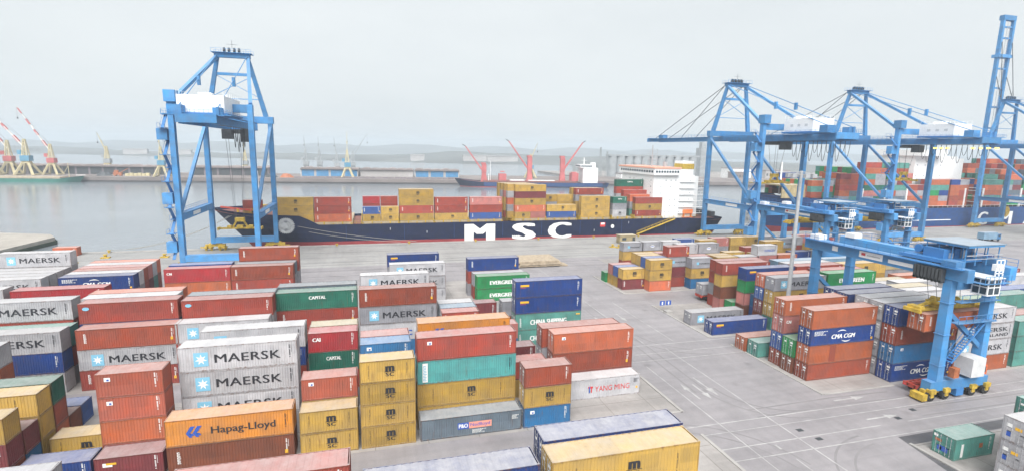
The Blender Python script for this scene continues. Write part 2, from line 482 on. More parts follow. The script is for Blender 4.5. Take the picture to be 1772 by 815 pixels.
vline(42.0, 14, 70.0); vline(49.28, 14, 76.2); vline(46.6, 78.6, 150)
vline(52.6, 79, 104); vline(45.6, 38, 43.2, .12); vline(45.4, 45.2, 46.2, .3)
def arrow(x, y, dx, dy, ln):
    px, py = -dy, dx
    for a, b, hw in ((0, ln * .62, .13),):
        marks.quad((x + dx * a - px * hw, y + dy * a - py * hw, Z1), (x + dx * b - px * hw, y + dy * b - py * hw, Z1),
                   (x + dx * b + px * hw, y + dy * b + py * hw, Z1), (x + dx * a + px * hw, y + dy * a + py * hw, Z1))
    a, b = ln * .62, ln
    marks.quad((x + dx * a - px * .5, y + dy * a - py * .5, Z1), (x + dx * b, y + dy * b, Z1), (x + dx * a + px * .5, y + dy * a + py * .5, Z1))
arrow(61.8, 53.5, 1, 0, 5.4); arrow(61.6, 48.3, 1, 0, 5.2)
arrow(43.7, 58.3, 0, 1, 4.8); arrow(46.9, 64.7, 0, -1, 6.2); arrow(45.4, 62.6, 0, -1, 4.6)
arrow(44.2, 90, 0, 1, 5.0); arrow(49.6, 96, 0, -1, 5.0)
for x in (62, 72, 82, 92):
    hline(x, x + 4, 100.6)
struct('road_markings', marks, M_LINE)
M_TRACK = paint('tyre_marks', (.205, .193, .197), .75, .10, .25)
tk = MB()
TZ = [.0030]
def track(pts, half=.95, wd=.26):
    TZ[0] += .0007
    for off in (-half, half):
        n = len(tk.v)
        for i, (x, y) in enumerate(pts):
            (ax, ay), (bx, by) = pts[max(0, i - 1)], pts[min(len(pts) - 1, i + 1)]
            L_ = math.hypot(bx - ax, by - ay); nx, ny = -(by - ay) / L_, (bx - ax) / L_
            for o in (off - wd / 2, off + wd / 2):
                tk.v.append((x + nx * o, y + ny * o, TZ[0]))
        for i in range(len(pts) - 1):
            tk.f.append((n + 2 * i, n + 2 * i + 2, n + 2 * i + 3, n + 2 * i + 1))
def turn(cx, cy, rad, a0, a1, n=14):
    return [(cx + rad * math.cos(R(a0 + (a1 - a0) * i / n)), cy + rad * math.sin(R(a0 + (a1 - a0) * i / n))) for i in range(n + 1)]
track(turn(56, 60.5, 9.2, 178, 268)); track(turn(57.5, 84, 11, 182, 262)); track(turn(33, 40, 12.5, 8, 84)); track(turn(58, 34, 10.5, 95, 172))
track([(45.2, 60), (45.6, 76), (45.2, 96), (46, 120)]); track([(70, 48.3), (90, 48.0), (120, 48.4)]); track([(48, 53.1), (62, 53.4), (72, 53.0)])
struct('tyre_marks', tk, M_TRACK)
for x, y, lab in ((66.0, 47.6, 'dark drain cover between the two lower road arrows'), (70.2, 48.9, 'dark drain cover right of the lower road arrow'), (50.9, 48.2, 'dark drain cover at the crossing of the white lines'), (51.6, 46.0, 'dark drain cover just below the crossing of the white lines')):
    dcv = MB().box(x - .42, y - .3, .0, x + .42, y + .3, .011).build('drain_cover', M_DARK)
    tag(dcv, lab, 'drain cover', 'drain covers in the road')
# crane rails and joints on the apron
rails = MB()
for y in (155.0, 184.0):
    rails.box(-459, y - .06, .0, 619, y + .06, .03)
struct('crane_rails', rails, M_DARK)
seams = MB()
for y in (158.5, 166, 173.5, 147.2, 141):
    seams.box(-120, y - .12, .006, 300, y + .12, .0105)
struct('apron_seams', seams, M_PATCH)
# jetty at the left edge, beyond the water corner
M_JETTY = ground_mat('jetty_concrete', (.30, .27, .235), (.40, .37, .33), .1, .8, .85)
j = MB().prism([(-112.5, QY + .03), (-108.6, 220), (-113.5, 227.5), (-138, 236), (-330, 300), (-460, 300), (-460, QY + .03)], -4, -.1)
struct('old_jetty', j, M_JETTY)
def edge_weed():
    mb = MB()
    mb.beam((-112.3, QY + .2, -1.9), (-108.3, 220.2, -1.9), .5, 1.2)
    mb.beam((-108.3, 220.2, -1.9), (-113.3, 227.8, -1.9), .5, 1.2)
    return mb
struct('jetty_weed_band', edge_weed(), paint('weed_green', (.03, .05, .03), .9, .3, 1))
# far pier: rotated long slab
PA = math.atan2(-.112, 1)
def pier_pt(x, d):
    """point on the far pier: x along the world x axis, d metres behind its front edge"""
    y0 = 535.2 - .112 * x
    return (x - math.sin(PA) * d, y0 + math.cos(PA) * d)
pf = MB().prism([pier_pt(-1100, 0), pier_pt(560, 0), pier_pt(560, 92), pier_pt(-1100, 92)], -4, 2.2)
struct('far_pier', pf, paint('pier_stone', (.20, .17, .16), .9, .25, .03))
pf = MB().prism([pier_pt(-1100, -.3), pier_pt(560, -.3), pier_pt(560, 0), pier_pt(-1100, 0)], -3.2, -1.0)
struct('pier_foot', pf, paint('wet_stone', (.055, .05, .05), .8, .3, .05))
# low coast behind the basin and hills beyond
M_LAND = paint('coast_land', (.125, .13, .125), .95, .3, .006)
def ridge(name, pts, depth, mat):
    """pts: (x, y, height); a low hill strip with a wavy top running back by depth"""
    mb = MB(); rows = 6; n = len(pts)
    vs = []
    for k in range(rows):
        t = k / (rows - 1)
        prof = math.sin(t * math.pi / 2) if k < rows - 1 else 1.0
        for x, y, h in pts:
            hh = h * prof * (1 + .25 * math.sin(x * .013 + k) * (t > 0))
            d = math.hypot(x, y)
            vs.append((x + x / d * depth * t, y + y / d * depth * t, -3.2 + max(0.0, hh + (1.2 if k else .0))))
    mb.v = vs
    for k in range(rows - 1):
        for i in range(n - 1):
            a = k * n + i
            mb.f.append((a, a + 1, a + n + 1, a + n))
    return struct(name, mb, mat)
pts = []
x = -2600
while x < 1150:
    y = 1786 - .52 * (x + 850) if x < 216 else 1235 - .1 * (x - 216)
    y = max(y, 1080)
    pts.append((x, y, 12 + 7 * math.sin(x * .004) + 5 * random.random())); x += 45
ridge('far_shore', pts, 380, M_LAND)
pts = []
x = -4600
while x < 4200:
    pts.append((x, 3050 - .10 * x, 40 + 6 * math.sin(x * .0012 + 1) + 3 * math.sin(x * .005) + 4 * random.random())); x += 90
ridge('hills', pts, 800, M_LAND)
pts = []
x = 330
while x < 2300:
    pts.append((x, 820 - .16 * (x - 330), 6 + 3 * random.random())); x += 40
ridge('right_shore', pts, 500, M_LAND)

# ------------------------------------------------------------------ container kit
W = 2.44
BODY, FRAME, FULL, DOOR = {}, {}, {}, {}
def corr_wall(mb, x0, x1, yo, yi, z0, z1, axis='x', pitch=.278):
    n = max(4, int((x1 - x0) / pitch)); p = (x1 - x0) / n
    prof = []
    for i in range(n):
        a = x0 + i * p
        prof += [(a, yo), (a + p * .32, yo), (a + p * .5, yi), (a + p * .82, yi)]
    prof.append((x1, yo))
    b = len(mb.v)
    for a, y in prof:
        for z in (z0, z1):
            mb.v.append((a, y, z) if axis == 'x' else (y, a, z))
    for i in range(len(prof) - 1):
        k = b + i * 2
        mb.f.append((k, k + 2, k + 3, k + 1))
def body_mb(Ln, H, wall=True):
    mb = MB(); hx, hy = Ln / 2, W / 2
    if wall:
        corr_wall(mb, -hx + .10, hx - .10, -hy + .012, -hy + .048, .14, H - .10)
        corr_wall(mb, -hx + .10, hx - .10, hy - .012, hy - .048, .14, H - .10)
        corr_wall(mb, -hy + .10, hy - .10, hx - .02, hx - .055, .14, H - .10, 'y')
    else:
        for y in (-hy + .015, hy - .015):
            mb.quad((-hx + .1, y, .14), (hx - .1, y, .14), (hx - .1, y, H - .1), (-hx + .1, y, H - .1))
        mb.quad((hx - .03, -hy + .1, .14), (hx - .03, hy - .1, .14), (hx - .03, hy - .1, H - .1), (hx - .03, -hy + .1, H - .1))
    # roof sheet with shallow cross ribs
    n = int(Ln / .56); p = (Ln - .16) / n; b = len(mb.v)
    for i in range(n):
        a = -hx + .08 + i * p
        for xx, z in ((a, H - .035), (a + p * .4, H - .035), (a + p * .5, H - .055), (a + p * .9, H - .055)):
            mb.v += [(xx, -hy + .05, z), (xx, hy - .05, z)]
    cnt = n * 4
    for i in range(cnt - 1):
        k = b + i * 2
        mb.f.append((k, k + 1, k + 3, k + 2))
    mb.quad((-hx + .05, -hy + .05, .1), (hx - .05, -hy + .05, .1), (hx - .05, hy - .05, .1), (-hx + .05, hy - .05, .1))
    mb.quad((-hx + .06, -hy + .1, .14), (-hx + .06, hy - .1, .14), (-hx + .06, hy - .1, H - .1), (-hx + .06, -hy + .1, H - .1))
    return mb
def frame_mb(Ln, H):
    mb = MB(); hx, hy = Ln / 2, W / 2; c = .16
    for sx in (-1, 1):
        for sy in (-1, 1):
            x0, x1 = sorted((sx * hx, sx * (hx - .11))); y0, y1 = sorted((sy * hy, sy * (hy - .11)))
            mb.box(x0, y0, .118, x1, y1, H - .118)
            for z0 in (0, H - .118):                              # corner castings stand a little proud
                xx0, xx1 = sorted((sx * (hx + .006), sx * (hx - .178))); yy0, yy1 = sorted((sy * (hy + .006), sy * (hy - .162)))
                mb.box(xx0, yy0, z0, xx1, yy1, z0 + .118)
    for sy in (-1, 1):
        y0, y1 = sorted((sy * hy, sy * (hy - .06)))
        mb.box(-hx + .178, y0, .02, hx - .178, y1, .17)
        mb.box(-hx + .178, y0, H - .13, hx - .178, y1, H - .02)
    for sx in (-1, 1):
        x0, x1 = sorted((sx * hx, sx * (hx - .06)))
        mb.box(x0, -hy + .162, .02, x1, hy - .162, .17)
        mb.box(x0, -hy + .162, H - .14, x1, hy - .162, H - .02)
    return mb
def door_mb(H):
    """one door leaf, hinged at y=0, running to y=1.1, face at x=0 looking to -x"""
    mb = MB()
    mb.box(0, .01, .17, .04, 1.105, H - .15)
    for k in range(5):
        z = .3 + k * (H - .6) / 5
        mb.box(-.022, .08, z, .0, 1.04, z + (H - .6) / 5 - .12)
    return mb
def gear_mb(H):
    mb = MB()
    for y in (.32, .78):
        mb.tube((-.045, y, .12), (-.045, y, H - .12), .022, .022, 6)
        for z in (.3, H * .5, H - .35):
            mb.box(-.06, y - .06, z, -.023, y + .06, z + .08)
        mb.box(-.07, y - .02, H * .42, -.045, y + .4 if y < .5 else y - .4, H * .42 + .05) if y < .5 else mb.box(-.07, y - .4, H * .42, -.045, y + .02, H * .42 + .05)
    return mb
def pane(name, mat, parent, x0, y0, z0, x1, y1, z1):
    return child(name, kit('unit_box', lambda: MB().box(0, 0, 0, 1, 1, 1)), mat, parent, (x0, y0, z0), (x1 - x0, y1 - y0, z1 - z0))
def get(d, key, fn):
    if key not in d:
        me = fn().mesh('container_' + str(len(d)))
        me.materials.append(None)
        d[key] = me
    return d[key]
GEAR = {}
STARM = None
def star_mesh():
    mb = MB(); k = 7; pts = []
    for i in range(2 * k):
        r = .5 if i % 2 == 0 else .2
        a = math.pi / 2 + math.pi * i / k
        pts.append((math.cos(a) * r, 0, math.sin(a) * r))
    c = (0, 0, 0)
    for i in range(2 * k):
        mb.quad(c, pts[i], pts[(i + 1) % (2 * k)])
    return mb
def unit_quad():
    return MB().quad((0, 0, 0), (1, 0, 0), (1, 0, 1), (0, 0, 1))
def serial_mesh(vertical):
    mb = MB(); rs = random.Random(5)
    if vertical:
        for row in range(13):
            if row in (4, 11): continue
            z = 1.55 - row * .125
            mb.quad((0, 0, z), (.10 + .03 * rs.random(), 0, z), (.10, 0, z + .085), (0, 0, z + .085))
        for row in range(9):
            z = 1.5 - row * .10
            mb.quad((.2, 0, z), (.24 + .02 * rs.random(), 0, z), (.24, 0, z + .06), (.2, 0, z + .06))
    else:
        for row, wd in enumerate((1.0, .75, .6, .85)):
            x = 0
            while x < wd:
                l = .05 + .07 * rs.random(); z = -row * .2
                mb.quad((x, 0, z), (x + l, 0, z), (x + l, 0, z + .11), (x, 0, z + .11)); x += l + .04
    return mb
def vert_mesh():
    """column of upright white block letters, illegible from here, reading up the side"""
    mb = MB()
    for i, wd in enumerate((.32, .3, .34, .3, .28)):
        z = i * .26
        mb.quad((0, 0, z), (.07, 0, z), (.07, 0, z + .2), (0, 0, z + .2))
        mb.quad((.07, 0, z), (wd, 0, z), (wd, 0, z + .06), (.07, 0, z + .06))
        mb.quad((.07, 0, z + .14), (wd - .04, 0, z + .14), (wd - .04, 0, z + .2), (.07, 0, z + .2))
    return mb
def arc_mesh(a0, a1, rx, rz, wd):
    mb = MB(); n = 14; P = []
    for i in range(n + 1):
        t = a0 + (a1 - a0) * i / n; ww = wd * math.sin(math.pi * (i + .6) / (n + 1.2))
        P.append(((math.cos(t) * (rx - ww), 0, math.sin(t) * (rz - ww)), (math.cos(t) * (rx + ww), 0, math.sin(t) * (rz + ww))))
    for (a, b), (c, d) in zip(P, P[1:]):
        mb.quad(a, b, d, c)
    return mb
def hapag_mesh():
    mb = MB()
    def para(x, z, w_, h, sl):
        mb.quad((x, 0, z), (x + w_, 0, z), (x + w_ + sl, 0, z + h), (x + sl, 0, z + h))
    for dx in (0, .62):
        mb.quad((dx + .05, 0, .45), (dx + .5, 0, 1.15), (dx + .92, 0, 1.15), (dx + .42, 0, .45))
        mb.quad((dx + .05, 0, .45), (dx + .35, 0, .0), (dx + .62, 0, .0), (dx + .42, 0, .45))
        mb.quad((dx + .36, 0, .42), (dx + .56, 0, .16), (dx + .82, 0, .16), (dx + .66, 0, .42))
    return mb
KIT = {}
def kit(name, fn, *a):
    key = (name,) + a
    if key not in KIT:
        me = fn(*a).mesh(name); me.materials.append(None); KIT[key] = me
    return KIT[key]

def put_text(par, s, mat, cx, cz, wd, ht, y, bold=.02, shear=0, space=1.0, name='lettering'):
    return child(name, text_mesh(s, bold, shear, space), mat, par, (cx - wd / 2, y, cz - ht / 2), (wd, 1, ht))
def add_mark(o, kind, Ln, H, col):
    y = -W / 2 - .012
    hx = Ln / 2
    light = col in ('white', 'grey', 'yellow', 'cream', 'turq', 'orange')
    def X(f): return -hx + f * Ln
    if kind == 'maersk' and Ln > 8:
        child('star_panel', kit('panel', unit_quad), M_STARBLUE, o, (X(.125), y, H * .2), (1.45, 1, H * .56))
        child('star_emblem', kit('star', star_mesh), M_WHITE, o, (X(.125) + .725, y - .006, H * .48), (1.25, 1, 1.25))
        put_text(o, 'MAERSK', M_BLACK, X(.575), H * .48, Ln * .56, H * .34, y, .012, 0, 1.05)
    elif kind == 'maersk':
        child('star_panel', kit('panel', unit_quad), M_STARBLUE, o, (X(.24), y, H * .36), (.7, 1, .7))
        put_text(o, 'MAERSK', M_BLACK, X(.62), H * .48, Ln * .5, H * .15, y, .012, 0, 1.05)
    elif kind == 'sealand':
        put_text(o, 'MAERSK', M_BLACK, X(.62), H * .62, Ln * .56, H * .26, y, .012, 0, 1.05)
        put_text(o, 'SEALAND', M_BLACK, X(.68), H * .27, Ln * .48, H * .2, y, .012, 0, 1.05)
        child('star_panel', kit('panel', unit_quad), M_STARBLUE, o, (X(.125), y, H * .2), (1.45, 1, H * .56))
    elif kind == 'msc':
        s = 1.0 if Ln < 8 else 1.0
        cx = X(.54)
        put_text(o, 'm', M_BLACK, cx, H * .605, 1.0, .62, y, .05)
        child('emblem_rule', kit('panel', unit_quad), M_BLACK, o, (cx - .66, y, H * .465), (1.32, 1, .05))
        put_text(o, 'SC', M_BLACK, cx, H * .35, .95, .42, y, .025, 0, 1.1)
        for f in (.15, .84):
            child('serial_marking', kit('serial', serial_mesh, True), M_BLACK, o, (X(f), y, H * .22), (.5, 1, .95))
        return
    elif kind == 'hapag':
        child('emblem', kit('hapag', hapag_mesh), M_BLUEL, o, (X(.15), y, H * .3), (1.02, 1, 1.05))
        put_text(o, 'Hapag-Lloyd', M_BLACK, X(.60), H * .46, Ln * .51, H * .36, y, .012)
    elif kind == 'pno':
        child('logo_panel', kit('panel', unit_quad), M_BLUEL, o, (X(.355), y, H * .36), (1.35, 1, .8))
        child('logo_panel', kit('panel', unit_quad), M_PINK, o, (X(.355) + 1.36, y, H * .36), (2.75, 1, .8))
        put_text(o, 'P&O', M_WHITE, X(.355) + .68, H * .36 + .4, 1.1, .5, y - .006, .03)
        put_text(o, 'Nedlloyd', M_BLUEL, X(.355) + 2.72, H * .36 + .38, 2.4, .56, y - .006, .01)
        child('serial_marking', kit('serial', serial_mesh, False), M_WHITE, o, (X(.5), y, H * .26), (1.6, 1, .6))
        child('serial_marking', kit('serial', serial_mesh, False), M_WHITE, o, (X(.9), y, H * .74), (.8, 1, .7))
        return
    elif kind == 'yangming':
        put_text(o, 'YANG MING', M_REDL, X(.655), H * .47, Ln * .43, H * .27, y, .0)
        child('emblem_bar', kit('panel', unit_quad), M_REDL, o, (X(.355), y, H * .53), (.72, 1, .26))
        child('emblem_stem', kit('panel', unit_quad), M_BLUEL, o, (X(.355) + .12, y - .004, H * .30), (.17, 1, .9))
        child('emblem_stem', kit('panel', unit_quad), M_REDL, o, (X(.355) + .42, y - .004, H * .30), (.17, 1, .75))
        child('sticker', kit('panel', unit_quad), M_YELL, o, (X(.95), y, H * .3), (.3, 1, .3))
        child('serial_marking', kit('serial', serial_mesh, False), M_BLACK, o, (X(.92), y, H * .78), (.7, 1, .7))
        return
    elif kind == 'china':
        put_text(o, 'CHINA SHIPPING', M_WHITE, X(.50), H * .46, Ln * .55, H * .30, y, .035)
        child('upright_lettering', kit('vert', vert_mesh), M_WHITE, o, (X(.07), y, H * .2), (.9, 1, 1.25))
        child('sticker', kit('panel', unit_quad), M_YELL, o, (X(.92), y, H * .76), (.7, 1, .22))
        return
    elif kind == 'evergreen':
        put_text(o, 'EVERGREEN', M_WHITE, X(.50), H * .47, Ln * .52, H * .30, y, .04)
    elif kind == 'cma':
        s = Ln / 12.19
        put_text(o, 'CMA CGM', M_WHITE, X(.50), H * .47, Ln * .37, H * .26, y, .035, .22)
        child('arc_emblem', kit('arc', arc_mesh, .9, 2.3, 1.0, .62, .05), M_WHITE, o, (X(.47), y, H * .46), (1.3 * s, 1, 1.55))
        child('arc_emblem', kit('arc', arc_mesh, 3.95, 5.4, 1.0, .62, .05), M_WHITE, o, (X(.55), y, H * .5), (1.3 * s, 1, 1.55))
        child('serial_marking', kit('serial', serial_mesh, False), M_WHITE, o, (X(.05), y, H * .82), (2.3 * s, 1, .9))
        child('sticker', kit('panel', unit_quad), M_YELL, o, (X(.94), y, H * .12), (.35, 1, .35))
    elif kind == 'capital':
        put_text(o, 'CAPITAL', M_WHITE, X(.50), H * .66, Ln * (.21 if Ln > 8 else .30), H * .18, y, .03)
    elif kind == 'cai':
        put_text(o, 'CAI', M_WHITE, X(.17 if Ln < 8 else .08), H * .66, 1.0 if Ln < 8 else .95, .48, y, .05)
    elif kind == 'yl':
        child('logo_plate', kit('panel', unit_quad), M_YELL, o, (X(.07), y, H * .66), (1.55, 1, .36))
        child('logo_stripe', kit('panel', unit_quad), M_REDL, o, (X(.07), y, H * .585), (1.0, 1, .06))
    elif kind == 'sq':
        child('logo_plate', kit('panel', unit_quad), M_WHITE, o, (X(.10 if Ln > 8 else .13), y, H * .68), (.55, 1, .42))
        child('logo_tick', kit('panel', unit_quad), M_BLUEL, o, (X(.10 if Ln > 8 else .13) + .22, y - .004, H * .70), (.22, 1, .2))
    elif kind == 'dot':
        child('logo_plate', kit('disc', lambda: MB().prism([(math.cos(a * .52) * .5, math.sin(a * .52) * .5) for a in range(12)], 0, .01)), M_STARBLUE, o, (X(.075), y, H * .74), (.85, .5, 1)).rotation_euler = (math.pi / 2, 0, 0)
    elif kind == 'turqv':
        child('logo_plate', kit('panel', unit_quad), M_WHITE, o, (X(.052), y, H * .08), (.62, 1, H * .82))
        child('upright_lettering', kit('vert', vert_mesh), M_STARBLUE, o, (X(.06), y - .004, H * .14), (1.2, 1, 1.55))
    elif kind == 'tag':
        child('logo_plate', kit('panel', unit_quad), M_WHITE, o, (X(.12), y, H * .62), (.85, 1, .42))
        child('logo_stripe', kit('panel', unit_quad), M_YELL, o, (X(.12) + .3, y - .004, H * .70), (.9, 1, .22))
    elif kind == 'logo':
        child('logo_plate', kit('disc', lambda: MB().prism([(math.cos(a * .52) * .5, math.sin(a * .52) * .5) for a in range(12)], 0, .01)), M_WHITE, o, (X(.5 if Ln < 8 else .17), y, H * .5), (1.3, .7, 1)).rotation_euler = (math.pi / 2, 0, 0)
        child('logo_bar', kit('panel', unit_quad), M_BLUEL, o, (X(.5 if Ln < 8 else .17) - .5, y - .02, H * .46), (1.0, 1, .22))
    elif kind == 'name':
        put_text(o, 'COSCO', M_BLUEL if light else M_WHITE, X(.6 if Ln < 8 else .2), H * .5, Ln * (.5 if Ln < 8 else .2), H * .22, y, .03)
    elif kind == 'blet':
        put_text(o, 'cccc', M_BLUEL, X(.56), H * .40, Ln * .5, H * .3, y, .03, 0, 1.5)
        child('serial_marking', kit('serial', serial_mesh, False), M_BLUEL, o, (X(.06), y, H * .6), (1.5, 1, .9))
    elif kind == 'tall':
        child('upright_lettering', kit('panel', unit_quad), M_WHITE, o, (X(.16), y, H * .12), (.38, 1, H * .62))
        child('sticker', kit('panel', unit_quad), M_RUSTP, o, (X(.62), y, H * .44), (.55, 1, .55))
    elif kind == 'patch':
        child('repair_patch', kit('panel', unit_quad), BOX['redbrown'], o, (X(.31), y, .2), (1.15, 1, H - .4))
    elif kind == 'vert':
        child('upright_lettering', kit('vert', vert_mesh), M_WHITE, o, (X(.075), y, H * .34), (1.0, 1, 1.05))
    # small code column near the right end, as on nearly every box
    if kind not in ('patch',):
        child('serial_marking', kit('serial', serial_mesh, True), M_BLACK if light else M_WHITE, o, (X(.93 if Ln > 8 else .87), y, H * .3), (1.15, 1, .95))
    if kind == 'vert':
        child('sticker', kit('panel', unit_quad), M_YELL, o, (X(.92), y, H * .26), (.3, 1, .42))
def end_marks(o, Ln, H, kind):
    """plates on the door end"""
    x = -Ln / 2 - .03
    def plate(y0, z, wy, hz, m_):
        child('door_sticker', kit('panel', unit_quad), m_, o, (x - .006, y0 + wy, z), (wy, 1, hz), -math.pi / 2)
    if kind == 'blue_placard':
        plate(-.55, .55, 1.15, .6, M_BLUEL); plate(.1, .62, .25, .42, M_WHITE); plate(.2, 1.55, .7, .3, M_RUSTP); plate(.62, 2.0, .45, .32, M_WHITE)
    elif kind == 'orange_placard':
        plate(-.5, 1.45, .6, .32, M_YELL); plate(.35, 1.55, .5, .38, M_WHITE); plate(.4, .55, .4, .5, M_BLUEL)
    elif kind == 'plain':
        plate(-.95, H - .75, .5, .28, M_WHITE); plate(-.9, H - 1.1, .42, .16, M_WHITE); plate(.3, H - .8, .4, .22, M_WHITE)

MARKW = {'maersk': 'star-panelled', 'sealand': 'two-line lettered', 'msc': 'emblem-stamped', 'hapag': 'lettered', 'pno': 'logo-strip', 'yangming': 'red-lettered',
         'china': 'white-lettered', 'evergreen': 'white-lettered', 'cma': 'white-lettered', 'capital': 'white-lettered', 'cai': 'white-lettered', 'yl': 'yellow-tagged',
         'sq': 'white-plated', 'dot': 'disc-marked', 'turqv': 'white-striped', 'tag': 'yellow-tagged', 'logo': 'logo-marked', 'name': 'lettered', 'blet': 'blue-lettered', 'tall': 'stripe-marked', 'patch': 'patched', 'vert': 'side-lettered'}
STACKS = []          # every stack: block, row y, x, length, list of boxes
def stack(block, x, y, Ln, spec, ends=None, z=0.0):
    boxes = []
    for tkn in spec.split():
        c, _, mk = tkn.partition('/')
        hc = c.endswith('^')
        boxes.append((c.rstrip('^'), mk, 2.90 if hc else 2.59))
    STACKS.append([block, x, y, 12.19 if Ln == 40 else 6.06, boxes, ends, z])
ROWW = ['nearest', 'second', 'third', 'fourth', 'fifth', 'sixth', 'seventh', 'eighth', 'ninth', 'tenth', 'eleventh', 'twelfth', 'thirteenth', 'fourteenth']
MASS = {}
WANTED = []
def want(*a):
    WANTED.append(a)
def shown_area():
    """how much of each wanted box the camera sees: a small depth picture of all boxes"""
    wd, hg = 1024, 470
    f = 901.3 / 1772 * wd
    depth = np.zeros((hg, wd)); owner = np.full((hg, wd), -1)
    org = Vector((0, 0, CAM_Z))
    for i, (c, mk, Ln, H, x, y, z, *_) in enumerate(WANTED):
        P = {}
        for ix in (0, 1):
            for iy in (0, 1):
                for iz in (0, 1):
                    d = Vector((x + ix * Ln, y + iy * W, z + iz * H)) - org
                    dz = d.dot(fwd)
                    P[ix, iy, iz] = (wd / 2 + f * d.dot(r2) / dz, hg / 2 - f * d.dot(u2) / dz, 1 / dz)
        sx = 1 if x < 0 else 0
        for q in (((0, 0, 0), (1, 0, 0), (1, 0, 1), (0, 0, 1)), ((sx, 0, 0), (sx, 1, 0), (sx, 1, 1), (sx, 0, 1)), ((0, 0, 1), (1, 0, 1), (1, 1, 1), (0, 1, 1))):
            pts = [P[k] for k in q]
            x0, x1 = max(0, int(min(p[0] for p in pts))), min(wd - 1, int(max(p[0] for p in pts)) + 1)
            y0, y1 = max(0, int(min(p[1] for p in pts))), min(hg - 1, int(max(p[1] for p in pts)) + 1)
            if x1 <= x0 or y1 <= y0: continue
            X, Y = np.meshgrid(np.arange(x0, x1 + 1) + .5, np.arange(y0, y1 + 1) + .5)
            area = sum(pts[k][0] * pts[(k + 1) % 4][1] - pts[(k + 1) % 4][0] * pts[k][1] for k in range(4))
            ins = np.ones(X.shape, bool)
            for k in range(4):
                (ax, ay, _a), (bx, by, _b) = pts[k], pts[(k + 1) % 4]
                ins &= ((bx - ax) * (Y - ay) - (by - ay) * (X - ax)) * (1 if area > 0 else -1) >= 0
            A = np.array([[p[0], p[1], 1] for p in pts[:3]]); w_ = np.linalg.solve(A, np.array([p[2] for p in pts[:3]])) if abs(np.linalg.det(A)) > 1e-6 else (0, 0, pts[0][2])
            inv = w_[0] * X + w_[1] * Y + w_[2]
            sub = depth[y0:y1 + 1, x0:x1 + 1]; own = owner[y0:y1 + 1, x0:x1 + 1]
            win = ins & (inv > sub)
            sub[win] = inv[win]; own[win] = i
    return np.bincount(owner[owner >= 0], minlength=len(WANTED))
def make_wanted(limit=295):
    area = shown_area()
    keep = set(np.argsort(-area, kind='stable')[:limit].tolist())
    for i, a in enumerate(WANTED):
        if i in keep and area[i] > 0:
            container(*a)
        else:                                                  # beyond the ones that show largest: goes into the one mass
            c, mk, Ln, H, x, y, z = a[:7]
            mb = MASS.setdefault(c, MB()); src = MASSKIT.setdefault((Ln, H), full_mb(Ln, H, False)); n = len(mb.v)
            mb.v += [(p + x + Ln / 2, q + y + W / 2, k + z) for p, q, k in src.v]
            mb.f += [tuple(j + n for j in f) for f in src.f]
def container(col, mk, Ln, H, x, y, z, label, group, parts=True, doors=False, ends=None):
    o = bpy.data.objects.new('shipping_container', get(BODY, (Ln, H, mk in ('maersk', 'yangming') and col == 'white'), lambda: body_mb(Ln, H)) if parts else get(FULL, (Ln, H), lambda: full_mb(Ln, H)))
    C.objects.link(o)
    o.location = (x + Ln / 2, y + W / 2, z)
    o.material_slots[0].link = 'OBJECT'; o.material_slots[0].material = BOX[col]
    tag(o, label, 'shipping container', group)
    if parts:
        child('frame', get(FRAME, (Ln, H), lambda: frame_mb(Ln, H)), EDGE[col], o)
        add_mark(o, mk, Ln, H, col)
        if doors:
            for s in (1, -1):
                d = child('door', get(DOOR, H, lambda: door_mb(H)), BOX[col], o, (-Ln / 2 + .012, -1.105 if s == 1 else 1.105, 0), (1, s, 1))
                child('locking_bars', get(GEAR, H, lambda: gear_mb(H)), BOX[col] if col in ('white', 'grey') else M_STEEL, d)
            end_marks(o, Ln, H, ends or 'plain')
    elif mk:
        add_mark(o, mk, Ln, H, col)
    return o
MASSKIT = {}
def build_mass():
    al = MB(); idx = []; mats = []
    for k, mb in MASS.items():
        n = len(al.v); al.v += mb.v; al.f += [tuple(i + n for i in f) for f in mb.f]; idx += [len(mats)] * len(mb.f); mats.append(BOX[k])
    if not mats: return
    me = al.mesh('containers_behind')
    for mt in mats: me.materials.append(mt)
    for p, i in zip(me.polygons, idx): p.material_index = i
    o = bpy.data.objects.new('containers_behind', me); C.objects.link(o)
    tag(o, 'further containers filling the stacks behind and below the front ones', 'containers', None, 'stuff')
def full_mb(Ln, H, wall=True):
    mb = body_mb(Ln, H, wall); fr = frame_mb(Ln, H); n = len(mb.v)
    mb.v += fr.v; mb.f += [tuple(i + n for i in f) for f in fr.f]
    return mb

# ------------------------------------------------------------------ YARD STACKS (bottom box first; ^ = high-cube; /mark)
FG, FL, ML, BL = 'foreground block', 'front left block', 'middle left block', 'far left block'
FR, MR, BR, QR, GR = 'front right block', 'middle right block', 'far right block', 'quayside right block', 'bottom right corner'
# foreground
stack(FG, 12.2, 32.1, 40, 'grey^ red^ navy^ yellow^/msc')
stack(FG, 12.5, 34.9, 40, 'red^ slate^ grey^ ink^')
stack(FG, -0.9, 32.2, 40, 'red^ grey^ rust^ ink^')
stack(FG, -14.1, 37.3, 40, 'red grey navy red')
stack(FG, -36.3, 43.5, 40, 'red^ grey^ grey^')
